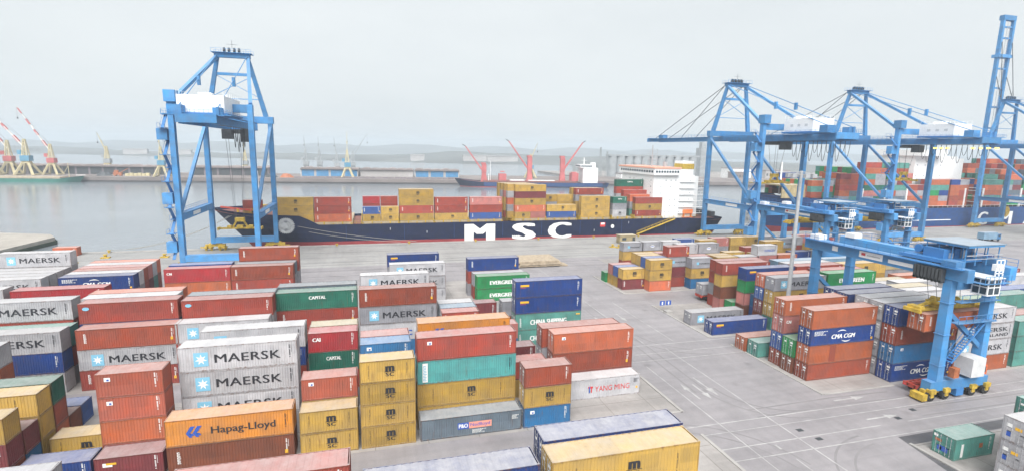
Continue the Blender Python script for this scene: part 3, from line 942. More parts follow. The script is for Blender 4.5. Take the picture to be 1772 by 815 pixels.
# front left
r = lambda k: 56.6 + 2.65 * (k - 1)
stack(FL, -40.0, r(1), 20, 'redbrown darkred/cai yellow/msc')
stack(FL, -33.4, r(1), 20, 'navy/cma')
stack(FL, -27.1, r(1), 20, 'darkred/tag')
stack(FL, -20.7, r(1), 40, 'brown^/vert orange^/hapag')
stack(FL, -7.9, r(1), 20, 'yellow/msc yellow/msc')
stack(FL, -1.5, r(1), 20, 'yellow/msc yellow/msc yellow/msc yellow/msc')
stack(FL, 5.1, r(1), 40, 'slate/pno')
stack(FL, 17.6, r(1), 20, 'blue/sq yellow/msc redbrown')
stack(FL, -40.0, r(2), 20, 'blue darkred/cai')
stack(FL, -27.4, r(2), 20, 'red rust brick/sq brick/sq')
stack(FL, -7.9, r(2), 20, 'grey yellow brick/sq')
stack(FL, 5.0, r(2), 40, 'yellow^ yellow^/msc turq^/turqv red^/sq')
stack(FL, -46.1, r(3), 40, 'yellow yellow yellow/msc')
stack(FL, -33.3, r(3), 20, 'yellow/msc')
stack(FL, -20.7, r(3), 40, 'white^ white^/maersk white^/maersk white^/maersk')
stack(FL, -1.5, r(3), 20, 'navy grey red blue/sq')
stack(FL, 24.05, r(3), 40, 'white^/yangming')
stack(FL, -46.1, r(4), 40, 'rust redbrown dkgreen')
stack(FL, 5.6, r(4), 40, 'red^ grey^ navy^ orange^/hapag')
stack(FL, -1.5, r(4), 20, 'red grey blue pink')
stack(FL, 17.2, r(4), 20, 'yellow red')
stack(FL, 24.1, r(4), 40, 'red^ redbrown^/vert salmon^/sq')
stack(FL, -40.0, r(5), 20, 'brown/cai')
stack(FL, -7.9, r(5), 20, 'grey red dkgreen/capital crimson/cai')
stack(FL, 23.3, r(5), 40, 'red^ grey^ redbrown^')
stack(FL, -40.0, r(6), 20, 'royal')
stack(FL, -20.7, r(6), 40, 'grey red navy white^/maersk')
stack(FL, -7.9, r(6), 20, 'yellow red grey cream')
stack(FL, 17.2, r(6), 20, 'grey darkred')
stack(FL, -53.6, r(6), 40, 'red grey rust white')
# middle left
r = lambda k: 80.0 + 2.65 * (k - 1)
stack(ML, -52.5, r(1), 40, 'white^ navy^ white^/maersk')
stack(ML, -52.7, r(2), 40, 'grey red^ teal^')
stack(ML, -53.3, r(3), 40, 'white^ grey^ red^ white^/maersk')
stack(ML, -52.6, r(6), 40, 'grey^ red^ blue^ crimson')
stack(ML, -65.6, r(6), 40, 'white^ grey^ white^ white^')
stack(ML, -38.6, r(1), 40, 'red^/vert white^/maersk redbrown^/vert')
stack(ML, -39.2, r(2), 40, 'red^ grey^ navy^ red^/dot')
stack(ML, -40.0, r(3), 40, 'grey^ red^ teal^ white^')
stack(ML, -40.2, r(4), 40, 'red^ navy^ grey^ salmon^')
stack(ML, -26.8, r(1), 40, 'navy^ red^ white^/maersk')
stack(ML, -26.6, r(2), 40, 'grey red^ white^ red^/dot')
stack(ML, -26.6, r(3), 40, 'brown red^ grey^ slate^')
stack(ML, -14.4, r(3), 40, 'grey red red^/vert dkgreen^/capital')
stack(ML, -14.5, r(4), 40, 'navy^ red^ grey slate^/logo')
stack(ML, -1.9, r(2), 40, 'blue^ white^/blet grey^/maersk redbrown^/vert')
stack(ML, -1.9, r(6), 40, 'red^ navy^ grey white^/maersk')
stack(ML, 10.8, r(1), 20, 'yellow grey red/vert')
stack(ML, 10.9, r(2), 20, 'grey red ltblue')
stack(ML, 10.9, r(3), 20, 'red navy white')
stack(ML, 16.3, r(5), 20, 'red^ darkred^')
stack(ML, 23.4, r(5), 20, 'red^ grey^')
stack(ML, 17.4, r(1), 20, 'blue pink')
stack(ML, 23.7, r(2), 40, 'teal^/china teal^/china navy^/yl navy^/yl')
# far left
r = lambda k: 110.4 + 2.65 * (k - 1)
stack(BL, 3.9, r(2), 40, 'white^ white^/maersk white^/maersk')
stack(BL, 3.8, r(6), 40, 'red^ grey^ navy^/yl')
stack(BL, 22.7, r(1), 40, 'green^/evergreen green^/evergreen')
stack(BL, 22.4, r(2), 40, 'red^ grey^')
stack(BL, 21.6, r(3), 40, 'grey^ red^ navy^/vert')
stack(BL, -28.4, r(4), 40, 'red red^/vert redbrown^/vert')
stack(BL, -40.7, r(4), 40, 'red rust^ crimson^/cai')
stack(BL, -28.2, r(5), 40, 'red^ grey^ slate')
stack(BL, -27.8, r(6), 40, 'red^ grey^ red redbrown^/vert')
stack(BL, -41.5, r(6), 40, 'red grey^ royal/name')
stack(BL, -56.2, r(2), 40, 'red^ grey^ navy^/cma')
stack(BL, -56.3, r(3), 40, 'white^ grey^ white^')
stack(BL, -56.5, r(4), 40, 'rust^ red^ redbrown^')
stack(BL, -56.6, r(5), 40, 'royal^ darkred^ pink^')
stack(BL, -56.7, r(6), 40, 'red^ teal^ white^')
stack(BL, -56.9, r(7), 40, 'red^ redbrown^ salmon^')
for k in (2, 3, 4, 5):
    stack(BL, -71.0, r(k), 40, 'grey^ white^ white^' + ('/maersk' if k == 2 else ''))
stack(BL, -71.0, r(6), 40, 'grey^ white^ white^ white^/maersk')
stack(BL, -84.0, r(3), 40, 'red^ white^ grey^')
# front right
stack(FR, 63.0, 59.6, 40, 'redbrown rust^/patch navy/cma rust^/', 'plain')
stack(FR, 62.8, 62.3, 20, 'brown green^')
stack(FR, 63.1, 65.1, 40, 'redbrown royal^ pink^/cai rust/vert')
stack(FR, 62.0, 68.9, 20, 'teal')
stack(FR, 61.7, 71.6, 40, 'rust')
stack(FR, 75.3, 56.3, 40, 'navy^/cma blue^/sq redbrown^/vert navy^')
stack(FR, 75.5, 58.95, 40, 'grey^ grey^ white^ white^')
stack(FR, 75.6, 61.6, 40, 'grey^ white^ grey^ white^')
stack(FR, 75.5, 65.1, 40, 'grey^ red^ red ink^')
stack(FR, 75.9, 67.9, 40, 'red^ grey^ grey ink^')
stack(FR, 87.6, 56.2, 40, 'rust/ white/maersk white/sealand white/maersk')
stack(FR, 88.0, 58.9, 40, 'red^ grey^ green ltgreen')
stack(FR, 88.2, 61.6, 40, 'grey^ teal^ grey white')
stack(FR, 87.8, 66.9, 40, 'grey red white white/maersk')
stack(FR, 88.0, 69.6, 40, 'red grey red cream')
stack(FR, 95.5, 72.3, 40, 'grey red grey white/maersk')
stack(FR, 101.0, 56.2, 40, 'teal teal teal')
stack(FR, 101.3, 58.9, 40, 'pink white pink')
stack(FR, 101.2, 61.6, 40, 'grey teal white/name teal/sq')
stack(FR, 107.2, 64.3, 40, 'grey red white royal')
stack(FR, 101.2, 67.0, 40, 'red^ grey^ teal white')
# bottom right corner
stack(GR, 62.5, 32.2, 20, 'white white white', 'orange_placard')
stack(GR, 68.8, 34.9, 20, 'grey teal teal')
stack(GR, 62.6, 38.55, 20, 'teal/tall', 'blue_placard')
# middle right
r = lambda k: 80.0 + 2.65 * (k - 1)
stack(MR, 61.4, r(1), 40, 'navy/yl')
stack(MR, 60.7, 85.8, 40, 'grey/maersk')
stack(MR, 74.4, r(1), 40, 'teal yellow/msc yellow/msc grey/maersk')
stack(MR, 74.4, r(2), 40, 'brown darkred royal salmon')
stack(MR, 75.8, r(3), 20, 'royal blue')
stack(MR, 74.5, r(4), 40, 'brown pink green navy/yl')
stack(MR, 73.8, r(5), 20, 'green')
stack(MR, 72.8, r(6), 40, 'pink brown yellow red/vert')
stack(MR, 73.4, r(7), 40, 'red grey red red')
stack(MR, 87.0, r(1), 40, 'red grey white green^/evergreen')
stack(MR, 87.0, r(2), 40, 'grey red grey red^')
stack(MR, 87.1, r(4), 40, 'red white royal red')
stack(MR, 87.0, r(5), 40, 'grey red red white')
stack(MR, 86.8, r(6), 40, 'red navy grey ltblue')
stack(MR, 99.6, r(1), 40, 'grey red white')
stack(MR, 99.6, r(2), 40, 'red grey cream')
stack(MR, 99.4, r(4), 40, 'red grey yellow yellow/msc')
stack(MR, 99.6, r(6), 40, 'grey red white ltblue')
stack(MR, 112.0, r(1), 40, 'grey grey teal')
stack(MR, 112.2, r(3), 40, 'red grey rust')
stack(MR, 112.2, r(5), 40, 'grey white grey cream')
stack(MR, 125.0, r(1), 40, 'red grey royal')
stack(MR, 125.0, r(2), 40, 'grey teal white/maersk')
stack(MR, 125.2, r(4), 40, 'grey red redbrown/vert')
stack(MR, 125.2, r(6), 40, 'red cream grey/logo')
stack(MR, 138.0, r(1), 40, 'grey navy white')
stack(MR, 138.0, r(3), 40, 'red grey red')
# far right: rows nearest the cross road
r = lambda k: 110.4 + 2.65 * (k - 1)
stack(BR, 59.7, r(2), 20, 'darkred/vert yellow/msc')
stack(BR, 59.6, r(3), 20, 'yellow royal')
stack(BR, 59.5, r(4), 20, 'yellow pink')
stack(BR, 58.9, r(5), 20, 'green')
stack(BR, 65.6, r(1), 20, 'salmon yellow/msc yellow/msc')
stack(BR, 65.8, r(2), 20, 'yellow grey royal')
stack(BR, 65.9, r(3), 20, 'red yellow yellow')
stack(BR, 66.0, r(4), 20, 'grey yellow yellow')
stack(BR, 71.9, r(2), 20, 'red darkred grey/maersk red/vert')
stack(BR, 72.0, r(4), 20, 'red yellow pink')
stack(BR, 77.1, r(1), 20, 'blue yellow/msc grey/maersk')
stack(BR, 78.2, r(2), 20, 'red yellow pink')
stack(BR, 78.3, r(5), 20, 'yellow yellow cream')
stack(BR, 76.3, r(3), 20, 'grey red yellow white')
stack(BR, 82.6, r(3), 20, 'teal yellow grey grey/logo')
stack(BR, 84.6, r(1), 20, 'red grey yellow')
stack(BR, 84.6, r(2), 20, 'grey red yellow')
stack(BR, 91.0, r(1), 20, 'navy grey white')
stack(BR, 90.9, r(3), 20, 'yellow red yellow')
stack(BR, 96.4, r(1), 20, 'red grey pink white/name')
stack(BR, 97.3, r(2), 20, 'yellow yellow yellow')
stack(BR, 103.0, r(1), 20, 'red pink rust/')
stack(BR, 101.3, r(5), 20, 'grey yellow red/')
stack(BR, 103.2, r(3), 20, 'grey red yellow yellow/msc')
stack(BR, 110.0, r(2), 20, 'red grey navy')
stack(BR, 110.2, r(4), 20, 'grey yellow yellow grey/maersk')
stack(BR, 117.0, r(2), 20, 'red yellow white')
stack(BR, 123.6, r(1), 20, 'navy red grey')
stack(BR, 123.6, r(4), 20, 'grey red yellow red')
stack(BR, 131.0, r(2), 40, 'grey blue white')
stack(BR, 131.0, r(4), 40, 'red grey yellow')
stack(BR, 144.0, r(1), 40, 'grey red redbrown')
stack(BR, 144.0, r(3), 40, 'teal grey white/maersk')
stack(BR, 157.0, r(2), 40, 'red grey red')
stack(BR, 157.0, r(4), 40, 'grey white grey/maersk')
stack(BR, 170.0, r(1), 40, 'red navy')
# quayside
r = lambda k: 133.8 + 2.65 * (k - 1)
stack(QR, 70.4, r(1), 20, 'red yellow grey/maersk')
stack(QR, 76.8, r(1), 20, 'grey yellow grey/logo')
stack(QR, 83.1, r(1), 20, 'yellow red white')
stack(QR, 89.5, r(2), 20, 'red yellow royal')
stack(QR, 95.6, r(1), 20, 'teal yellow yellow')
stack(QR, 102.0, r(2), 20, 'red grey pink')
stack(QR, 108.6, r(2), 20, 'grey yellow yellow')
stack(QR, 114.8, r(2), 20, 'red yellow yellow/msc')
stack(QR, 121.2, r(2), 20, 'yellow grey grey/maersk')
stack(QR, 127.6, r(1), 20, 'grey red white')
stack(QR, 134.0, r(2), 20, 'blue yellow pink')
stack(QR, 141.0, r(1), 40, 'red grey grey')
stack(QR, 155.0, r(2), 40, 'grey navy white')

SEEN_LABELS = {}
def build_stacks():
    blocks = {}
    for s in STACKS:
        blocks.setdefault(s[0], []).append(s)
    for bl, lst in blocks.items():
        ys = sorted(set(round(s[2], 1) for s in lst)); rows = []
        for y in ys:
            if not rows or y - rows[-1] > 1.3: rows.append(y)
        rightside = bl in (FR, MR, BR, QR, GR)
        for s in lst:
            s.append(max(i for i, y in enumerate(rows) if s[2] >= y - .2))
        for k in range(len(rows)):
            inrow = sorted([s for s in lst if s[-1] == k], key=lambda s: s[1] if rightside else -s[1])
            for i, s in enumerate(inrow):
                nrow = len(inrow)
                place = 'only' if nrow == 1 else (('left end' if rightside else 'right end') if i == 0 else ROWW[i] + ' from ' + ('left' if rightside else 'right'))
                if i == nrow - 1 and nrow > 1: place = 'right end' if rightside else 'left end'
                rw = 'nearest' if k == 0 else ('farthest' if k == len(rows) - 1 and k > 1 else ROWW[k])
                block, x, y, Ln, boxes, ends, z, _ = s
                n = len(boxes)
                for t, (c, mk, H) in enumerate(boxes):
                    tier = 'single level' if n == 1 else ('topmost' if t == n - 1 else 'bottom' if t == 0 else 'second from bottom' if t == 1 else 'second from top')
                    if n >= 4 and t == 1: tier = 'second from bottom'
                    if n == 3 and t == 1: tier = 'middle one'
                    mw = MARKW.get(mk, '')
                    lab = f"{COL[c][1]} {mw + ' ' if mw else ''}container, {tier}, {rw} row, {place} stack, {bl}".replace('only stack', 'lone stack')
                    assert lab not in SEEN_LABELS, lab
                    SEEN_LABELS[lab] = 1
                    assert len(lab.split()) <= 16, lab
                    near = math.hypot(x, y) < 112
                    want(c, mk, Ln, H, x, y, z, lab, 'containers stacked in the ' + bl.replace('bottom right corner', 'bottom right corner'), True, x > 5 and near, ends)
                    z += H + .004
build_stacks()

# ------------------------------------------------------------------ SHIP-TO-SHORE CRANES
def sts_crane(x, label, boom='out', house=(-16, -4, 4.0), spread=(150, 8.0), reel_col=None, back=-25):
    """quay crane; local y = 0 on the land rail, +y over the water"""
    root = empty('quay_crane', (x, 155.0, 0), label, 'crane', 'blue quay cranes along the berth')
    G, LX = 29.0, 9.3
    LEGTOP = 40.5
    for sx in (-1, 1):
        for y in (0, G):
            lg = MB().beam((sx * LX, y, 2.3), (sx * LX, y, LEGTOP + (3.6 if y == 0 else 0)), 1.3, 1.7)
            for z in (8, 14.4, 22, 30, 37):
                lg.box(sx * LX - .70, y - .9, z, sx * LX + .70, y + .9, z + .12)
            lg.build('leg', M_CBLUE, root)
    for y in (0, G):
        MB().box(-LX + .66, y - .8, 2.5, LX - .66, y + .8, 4.3).build('sill_beam', M_CBLUE, root)
    for sx in (-1, 1):
        b = MB().box(sx * LX - .6, .86, 13.5, sx * LX + .6, G - .86, 15.3)
        pb = b.build('portal_beam', M_CBLUE, root)
        rl = MB()
        for yy in range(2, 29, 2):
            rl.beam((sx * (LX + .9), yy, 15.4), (sx * (LX + .9), yy, 16.5), .06)
        rl.beam((sx * (LX + .9), 1, 16.5), (sx * (LX + .9), G - 1, 16.5), .07)
        rl.beam((sx * (LX + .9), 1, 15.95), (sx * (LX + .9), G - 1, 15.95), .05)
        rl.box(sx * LX - 1.1 if sx < 0 else sx * LX + .71, 1, 15.3, sx * LX - .71 if sx < 0 else sx * LX + 1.1, G - 1, 15.38)
        rl.build('walkway', M_CBLUE2, root)
        MB().beam((sx * LX, G - .6, 39.0), (sx * LX, .9, 15.6), .85, .8).build('diagonal_brace', M_CBLUE, root)
        MB().box(sx * LX - .63, 9, 13.9, sx * LX + .63, 15.5, 14.9).build('white_nameplate', M_HOUSE, root)
    # upper cross ties
    MB().box(-LX - 1.0, G - 1.0, LEGTOP - .2, LX + 1.0, G + 1.0, LEGTOP + 1.9).build('cross_beam', M_CBLUE, root)
    MB().box(-LX + .66, -.8, 41.9, LX - .66, .8, 44.0).build('cross_beam', M_CBLUE, root)
    # twin girder and service decks
    for sx in (-1, 1):
        g = MB().box(sx * 3.4 - .55, back, 38.3, sx * 3.4 + .55, G + 4.2, 40.25)
        g.build('girder', M_CBLUE, root)
        st = MB().box(sx * 5.3 - .7, back, 40.3, sx * 5.3 + .7, G - 1.1, 40.42)
        for yy in range(back, 27, 2):
            st.beam((sx * 5.95, yy, 40.4), (sx * 5.95, yy, 41.5), .06)
        for z in (40.95, 41.5):
            st.beam((sx * 5.95, back, z), (sx * 5.95, G - 1.2, z), .06)
        st.build('service_deck', M_CBLUE2, root)
    MB().box(-4.4, back - .6, 38.6, 4.4, back - .02, 40.6).build('girder_end_tie', M_CBLUE, root)
    e = MB()
    e.box(-7.5, back, 40.45, 7.5, back + 6, 40.6)
    for i in range(16):
        e.beam((-7.4 + i, back + .1, 40.6), (-7.4 + i, back + .1, 41.7), .06)
    e.beam((-7.4, back + .1, 41.7), (7.4, back + .1, 41.7), .07); e.beam((-7.4, back + .1, 41.1), (7.4, back + .1, 41.1), .06)
    e.box(-6.5, back + 1, 40.6, -3.4, back + 4, 42.8); e.box(3.0, back + 2, 40.6, 5.0, back + 4.5, 42.4)
    e.build('end_platform', M_CBLUE, root)
    # machinery house with roof plant
    if house:
        h0, h1, hw = house
        h = MB().box(-hw, h0, 41.2, hw, h1, 45.4)
        hh = h.build('machinery_house', M_HOUSE, root)
        p = MB()
        p.box(-2, h0 + 6, 45.42, 1, h0 + 8.6, 46.5); p.tube((2.5, h1 - 3, 45.42), (2.5, h1 - 3, 46.8), .35, .35); p.box(-hw + 1, h1 - 4, 45.42, -hw + 2.5, h1 - 2.6, 46.2)
        for sx in (-hw + .1, hw - .1):
            for i in range(9):
                yy = h0 + .1 + i * (h1 - h0 - .2) / 8
                p.beam((sx, yy, 45.4), (sx, yy, 46.5), .05)
            p.beam((sx, h0 + .1, 46.5), (sx, h1 - .1, 46.5), .05)
        p.build('roof_plant', M_HOUSE, hh)
        d = MB()
        for k in range(3):
            yy = h0 + 2 + k * (h1 - h0 - 3) / 3
            d.box(-hw - .04, yy, 42.8, -hw - .005, yy + 1.2, 43.6)
        d.build('vent_grille', paint('vent_grey', (.50, .52, .54), .6, .05), hh)
        MB().box(-hw - .6, h0 - .4, 40.65, hw + .6, h1 + .2, 41.18).build('house_deck', M_CBLUE2, root)
    # A-frame
    AP = 60.0
    for sx in (-1, 1):
        MB().beam((sx * 8.2, G, LEGTOP + 1.9), (sx * 4.2, G - 1.5, AP), 1.35, 1.2, 1.0, .9).build('a_frame_leg', M_CBLUE, root)
        MB().beam((sx * 4.3, G - 1.8, AP - .2), (sx * LX, .6, 44.2), .95, .9).build('back_leg', M_CBLUE, root)
    ap = MB().box(-4.9, G - 2.4, AP - .3, 4.9, G - .4, AP + .9)
    ap.box(-5.6, G - 3.4, AP + .95, 5.6, G + .5, AP + 1.05)
    for i in range(9):
        for yy in (G - 3.3, G + .4):
            ap.beam((-5.5 + i * 1.375, yy, AP + 1.05), (-5.5 + i * 1.375, yy, AP + 2.1), .06)
    for yy in (G - 3.3, G + .4):
        ap.beam((-5.5, yy, AP + 2.1), (5.5, yy, AP + 2.1), .06)
    ap.build('apex_platform', M_CBLUE, root)
    sh = MB()
    for xx in (-2.2, -.9, .6, 1.9):
        sh.tube((xx - .2, G - 1.4, AP + 1.8), (xx + .2, G - 1.4, AP + 1.8), .85, .85, 14)
    sh.beam((0, G - 1.4, AP + 2.6), (0, G - 1.4, AP + 4.8), .08); sh.beam((-1.6, G - 1.4, AP + 3.6), (1.6, G - 1.4, AP + 3.6), .07)
    sh.build('sheave', M_DARK, root)
    tie = MB().box(-5.3, G - 1.4, 54.5, 5.3, G - .6, 55.3)
    tie.beam((-6.9, G - .6, 48), (5.2, G - 1.0, 54.6), .16); tie.beam((6.9, G - .6, 48), (-5.2, G - 1.0, 54.6), .16)
    tie.beam((-6.95, G - .5, 47.6), (6.95, G - .5, 47.6), .22)
    tie.build('a_frame_tie', M_CBLUE, root)
    for sx in (-1, 1):
        s = MB().tube((sx * 4.2, G - 2, AP + .4), (sx * 4.3, back + 1.5, 42.2), .13, .13, 6)
        fm = .52; s.box(sx * 4.25 - .35, G - 2 + (back + 3.5 - G) * fm - .5, AP - 17.8 * fm - 1.5, sx * 4.25 + .35, G - 2 + (back + 3.5 - G) * fm + .5, AP - 17.8 * fm + .9)
        s.beam((sx * 4.3, back + 1.5, 40.4), (sx * 4.3, back + 1.5, 42.5), .6)
        s.build('back_stay', M_CBLUE, root)
    # boom
    if boom == 'out':
        for sx in (-1, 1):
            bm_ = MB().box(sx * 3.4 - .5, G + 4.25, 38.6, sx * 3.4 + .5, 88, 40.25)
            for k in range(22):
                bm_.beam((sx * 4.9, G + 5 + k * 2.4, 40.2), (sx * 4.9, G + 5 + k * 2.4, 41.3), .06)
            bm_.beam((sx * 4.9, G + 5, 41.3), (sx * 4.9, 86, 41.3), .07)
            bm_.box(sx * 4.5 - .55, G + 5, 40.12, sx * 4.5 + .55, 86, 40.2)
            bm_.build('boom', M_CBLUE, root)
            f = MB().tube((sx * 4.2, G, AP + .4), (sx * 3.6, 58, 40.4), .12, .12, 6).tube((sx * 4.0, G, AP + .4), (sx * 3.6, 80, 40.4), .12, .12, 6)
            f.build('fore_stay', M_DARK, root)
        for y in (42, 54, 66, 78, 87.4):
            MB().box(-2.88, y - .3, 38.8, 2.88, y + .3, 39.8).build('boom_tie', M_CBLUE, root)
        MB().box(-4.6, 72, 40.3, -2.2, 76, 41.8).build('boom_cabinet', M_CBLUE, root)
        MB().box(-3.8, 84, 40.3, 3.8, 87.8, 40.5).build('tip_platform', M_CBLUE, root)
        lt = MB()
        for k in range(24):
            ya, yb = 34 + k * 2.2, 36.2 + k * 2.2
            lt.beam((-2.85 if k % 2 else 2.85, ya, 40.1), (2.85 if k % 2 else -2.85, yb, 40.1), .18)
        lt.build('boom_lattice', M_CBLUE2, root)
    elif boom == 'up':
        for sx in (-1, 1):
            MB().beam((sx * 3.4, G + 5.2, 41.2), (sx * 3.4, G + 5.0, 98), 1.2, 1.5).build('boom', M_CBLUE, root)
            MB().tube((sx * 4.0, G, AP + .4), (sx * 3.4, G + 4.0, 72), .14, .14, 6).tube((sx * 4.0, G, AP + .4), (sx * 3.4, G + 4.0, 88), .14, .14, 6).build('fore_stay', M_DARK, root)
        for z in (48, 58, 67, 76, 90, 95):
            MB().box(-2.78, G + 4.7, z - .35, 2.78, G + 5.5, z + .35).build('boom_tie', M_CBLUE, root)
        MB().box(-4.4, G + 3.6, 81, 4.4, G + 7.0, 82.4).build('boom_platform', M_CBLUE, root)
        MB().box(-4.0, G + 4.2, 98.02, 4.0, G + 6.4, 100.2).build('boom_head', M_CBLUE, root)
        l = MB()
        for k in range(50):
            l.beam((-.9, G + 4.4, 43 + k * 1.1), (.9, G + 4.4, 43 + k * 1.1), .1)
        l.beam((-.9, G + 4.4, 42), (-.9, G + 4.4, 97), .12); l.beam((.9, G + 4.4, 42), (.9, G + 4.4, 97), .12)
        l.build('boom_ladder', M_STEEL, root)
    else:
        MB().box(-4.2, G + 4.25, 38.2, 4.2, G + 7.5, 38.5).box(-4.2, G + 7.2, 38.5, 4.2, G + 7.5, 40.6).build('boom_hinge_stub', M_CBLUE, root)
    # trolley with cabin, and hanging cable loops
    ty = spread[0] - 155.0
    tr = MB().box(-2.7, ty - 3, 36.9, 2.7, ty + 3, 38.1)
    trl = tr.build('trolley', M_DARK, root)
    MB().box(-2.0, ty - 6.2, 35.2, .6, ty - 3.1, 37.9).build('operator_cabin', M_DARK, root)
    fs = MB()
    for k in range(13 if boom != 'none' else 7):
        y0 = (-1.0 - k * 1.8) if boom != 'none' else 13 - k * 1.9
        for sx in (4.6,):
            dep = 5.2 + 1.6 * math.sin(k * 2.1)
            fs.path([(sx, y0 + 1.9 * t, 38.1 - dep * math.sin(math.pi * t) ** .6 if 0 < t < 1 else 38.1) for t in [i / 8 for i in range(9)]], .075, 5)
    fs.box(4.4, back, 38.1, 4.8, 20, 38.25)
    fs.build('festoon_cable', M_DARK, root)
    pk = MB()
    if boom == 'none':
        for k in range(13):
            y0 = 20.0 - k * .62
            pk.box(3.9, y0 - .2, 34.4, 5.1, y0 + .2, 38.05)
        pk.build('cable_carrier', M_DARK, root)
    # spreader on its ropes
    zz = spread[1]
    sp = MB().box(-.9, ty - 1.0, zz, .9, ty + 1.0, zz + .9).box(-6.0, ty - .55, zz - .3, 6.0, ty - .25, zz + .15).box(-6.0, ty + .25, zz - .3, 6.0, ty + .55, zz + .15)
    for sx in (-1, 1):
        sp.box(sx * 6.1 - .22, ty - 1.2, zz - .5, sx * 6.1 + .22, ty + 1.2, zz + .3)
        sp.beam((sx * 2.2, ty, zz), (sx * .8, ty, zz + 2.6), .5)
        sp.box(sx * 3 - .6, ty - .8, zz + .1, sx * 3 + .6, ty + .8, zz + .8)
    sp.box(-1.3, ty - .8, zz + 2.0, 1.3, ty + .8, zz + 3.2)
    spo = sp.build('spreader', M_YMACH, root)
    for sx in (-1.1, 1.1):
        for sy in (-.7, .7):
            MB().tube((sx, ty + sy, zz + 3.1), (sx * 1.9, ty + sy * 2.5, 37.0), .05, .05, 5).build('hoist_rope', M_DARK, spo)
    # stairs up the land-side left leg
    stt = MB(); z = 3.5; k = 0
    while z < 40:
        a, b = (-1.6, 1.6) if k % 2 == 0 else (1.6, -1.6)
        xx = -LX - 1.75
        stt.beam((xx, a, z), (xx, b, z + 3.4), .75, .14)
        stt.beam((xx - .45, a, z + 1.0), (xx - .45, b, z + 4.4), .06); stt.beam((xx + .4, a, z + 1.0), (xx + .4, b, z + 4.4), .06)
        stt.box(xx - .9, b - 1.1 if b > 0 else b - 1.1, z + 3.4, -LX - .78, b + 1.1 if b > 0 else b + 1.1, z + 3.52)
        for yy in (-1, 1):
            stt.beam((xx - .85, b + yy, z + 3.5), (xx - .85, b + yy, z + 4.6), .06)
        stt.beam((xx - .85, b - 1, z + 4.6), (xx - .85, b + 1, z + 4.6), .06)
        z += 3.4; k += 1
    stt.build('stairway', M_CBLUE2, root)
    for z in (5.2, 18, 34.5):
        MB().box(-LX - 3.4, -1.1, z, -LX - 1.0, 1.1, z + 2.9).build('switch_cabinet', M_CBLUE, root)
    if boom != 'none' or True:
        lb = MB().box(-LX - 1.0, -1.6, 44.1, -LX + 1.6, 1.4, 47.0)
        lb.build('leg_head', M_CBLUE, root)
    # bogies
    for sx in (-1, 1):
        for y in (0, G):
            b = MB()
            cx = sx * (LX - .4)
            b.beam((cx - 2.9, y, 1.75), (cx + 2.9, y, 1.75), .9, .7)
            for q in (-1, 1):
                b.beam((cx + q * 1.8, y, 2.1), (cx, y, 2.45), .8, .5)
                b.box(cx + q * 2.0 - 1.25, y - .5, .75, cx + q * 2.0 + 1.25, y + .5, 1.35)
                for w_ in (-.75, .75):
                    b.tube((cx + q * 2.0 + w_, y - .22, .42), (cx + q * 2.0 + w_, y + .22, .42), .4, .4, 12)
                b.box(cx + q * 2.6 - .35, y - 1.3, 1.0, cx + q * 2.6 + .35, y - .55, 1.6)
                b.tube((cx + q * 1.2, y - 1.25, 1.2), (cx + q * 1.2, y - .55, 1.2), .3, .3, 8)
            b.box(cx + sx * 3.0, y - .2, .9, cx + sx * 4.4, y + .2, 1.25)
            b.build('bogie', M_YMACH, root)
    if True:
        rr = MB(); cx, cyy, cz = LX + 3.0, G + .3, 7.4
        for k in range(28):
            a = 2 * math.pi * k / 28
            rr.beam((cx + .6 * math.cos(a), cyy, cz + .6 * math.sin(a)), (cx + 2.75 * math.cos(a), cyy, cz + 2.75 * math.sin(a)), .13, .25)
        n = 28
        for k in range(n):
            a, b2 = 2 * math.pi * k / n, 2 * math.pi * (k + 1) / n
            for rad in (1.9, 2.3):
                rr.beam((cx + rad * math.cos(a), cyy, cz + rad * math.sin(a)), (cx + rad * math.cos(b2), cyy, cz + rad * math.sin(b2)), .22, .35)
        rr.tube((cx, cyy - .5, cz), (cx, cyy + .5, cz), .8, .8, 14)
        rr.box(LX + .8, cyy - .3, cz - .5, cx, cyy + .3, cz + .5)
        rr.build('cable_reel', reel_col or M_STEEL, root)
    return root
c1 = sts_crane(-39.0, 'blue quay crane without a boom, standing at the bow of the black-hulled ship', 'none', (-9, 8, 5.2), (178, 8.0), None, -13)
c2 = sts_crane(142.0, 'blue quay crane with lowered boom at the stern of the black-hulled ship', 'out', (-16, -4, 4.2), (158, 23.5))
c3 = sts_crane(203.0, 'blue quay crane with lowered boom before the bow of the blue-hulled ship', 'out', (-16, -4, 4.2), (158, 24.5))
c4 = sts_crane(294.5, 'blue quay crane at the right edge with its boom raised upright', 'up', None, (150, 30.0), M_YMACH)
M_FLOOD = bpy.data.materials.new('floodlight_glow'); M_FLOOD.use_nodes = True
_b = M_FLOOD.node_tree.nodes['Principled BSDF']; _b.inputs['Base Color'].default_value = (.9, .6, .1, 1)
_b.inputs['Emission Color'].default_value = (1.0, .66, .12, 1); _b.inputs['Emission Strength'].default_value = .9
fl = MB()
for k in (-24, -21.5, -19, -16.5, -8, -5.8, -3.6):
    for sx in (5.5,):
        fl.box(sx - .45, k - .4, 36.7, sx + .45, k + .4, 37.25)
fl.build('floodlight', M_FLOOD, c3)

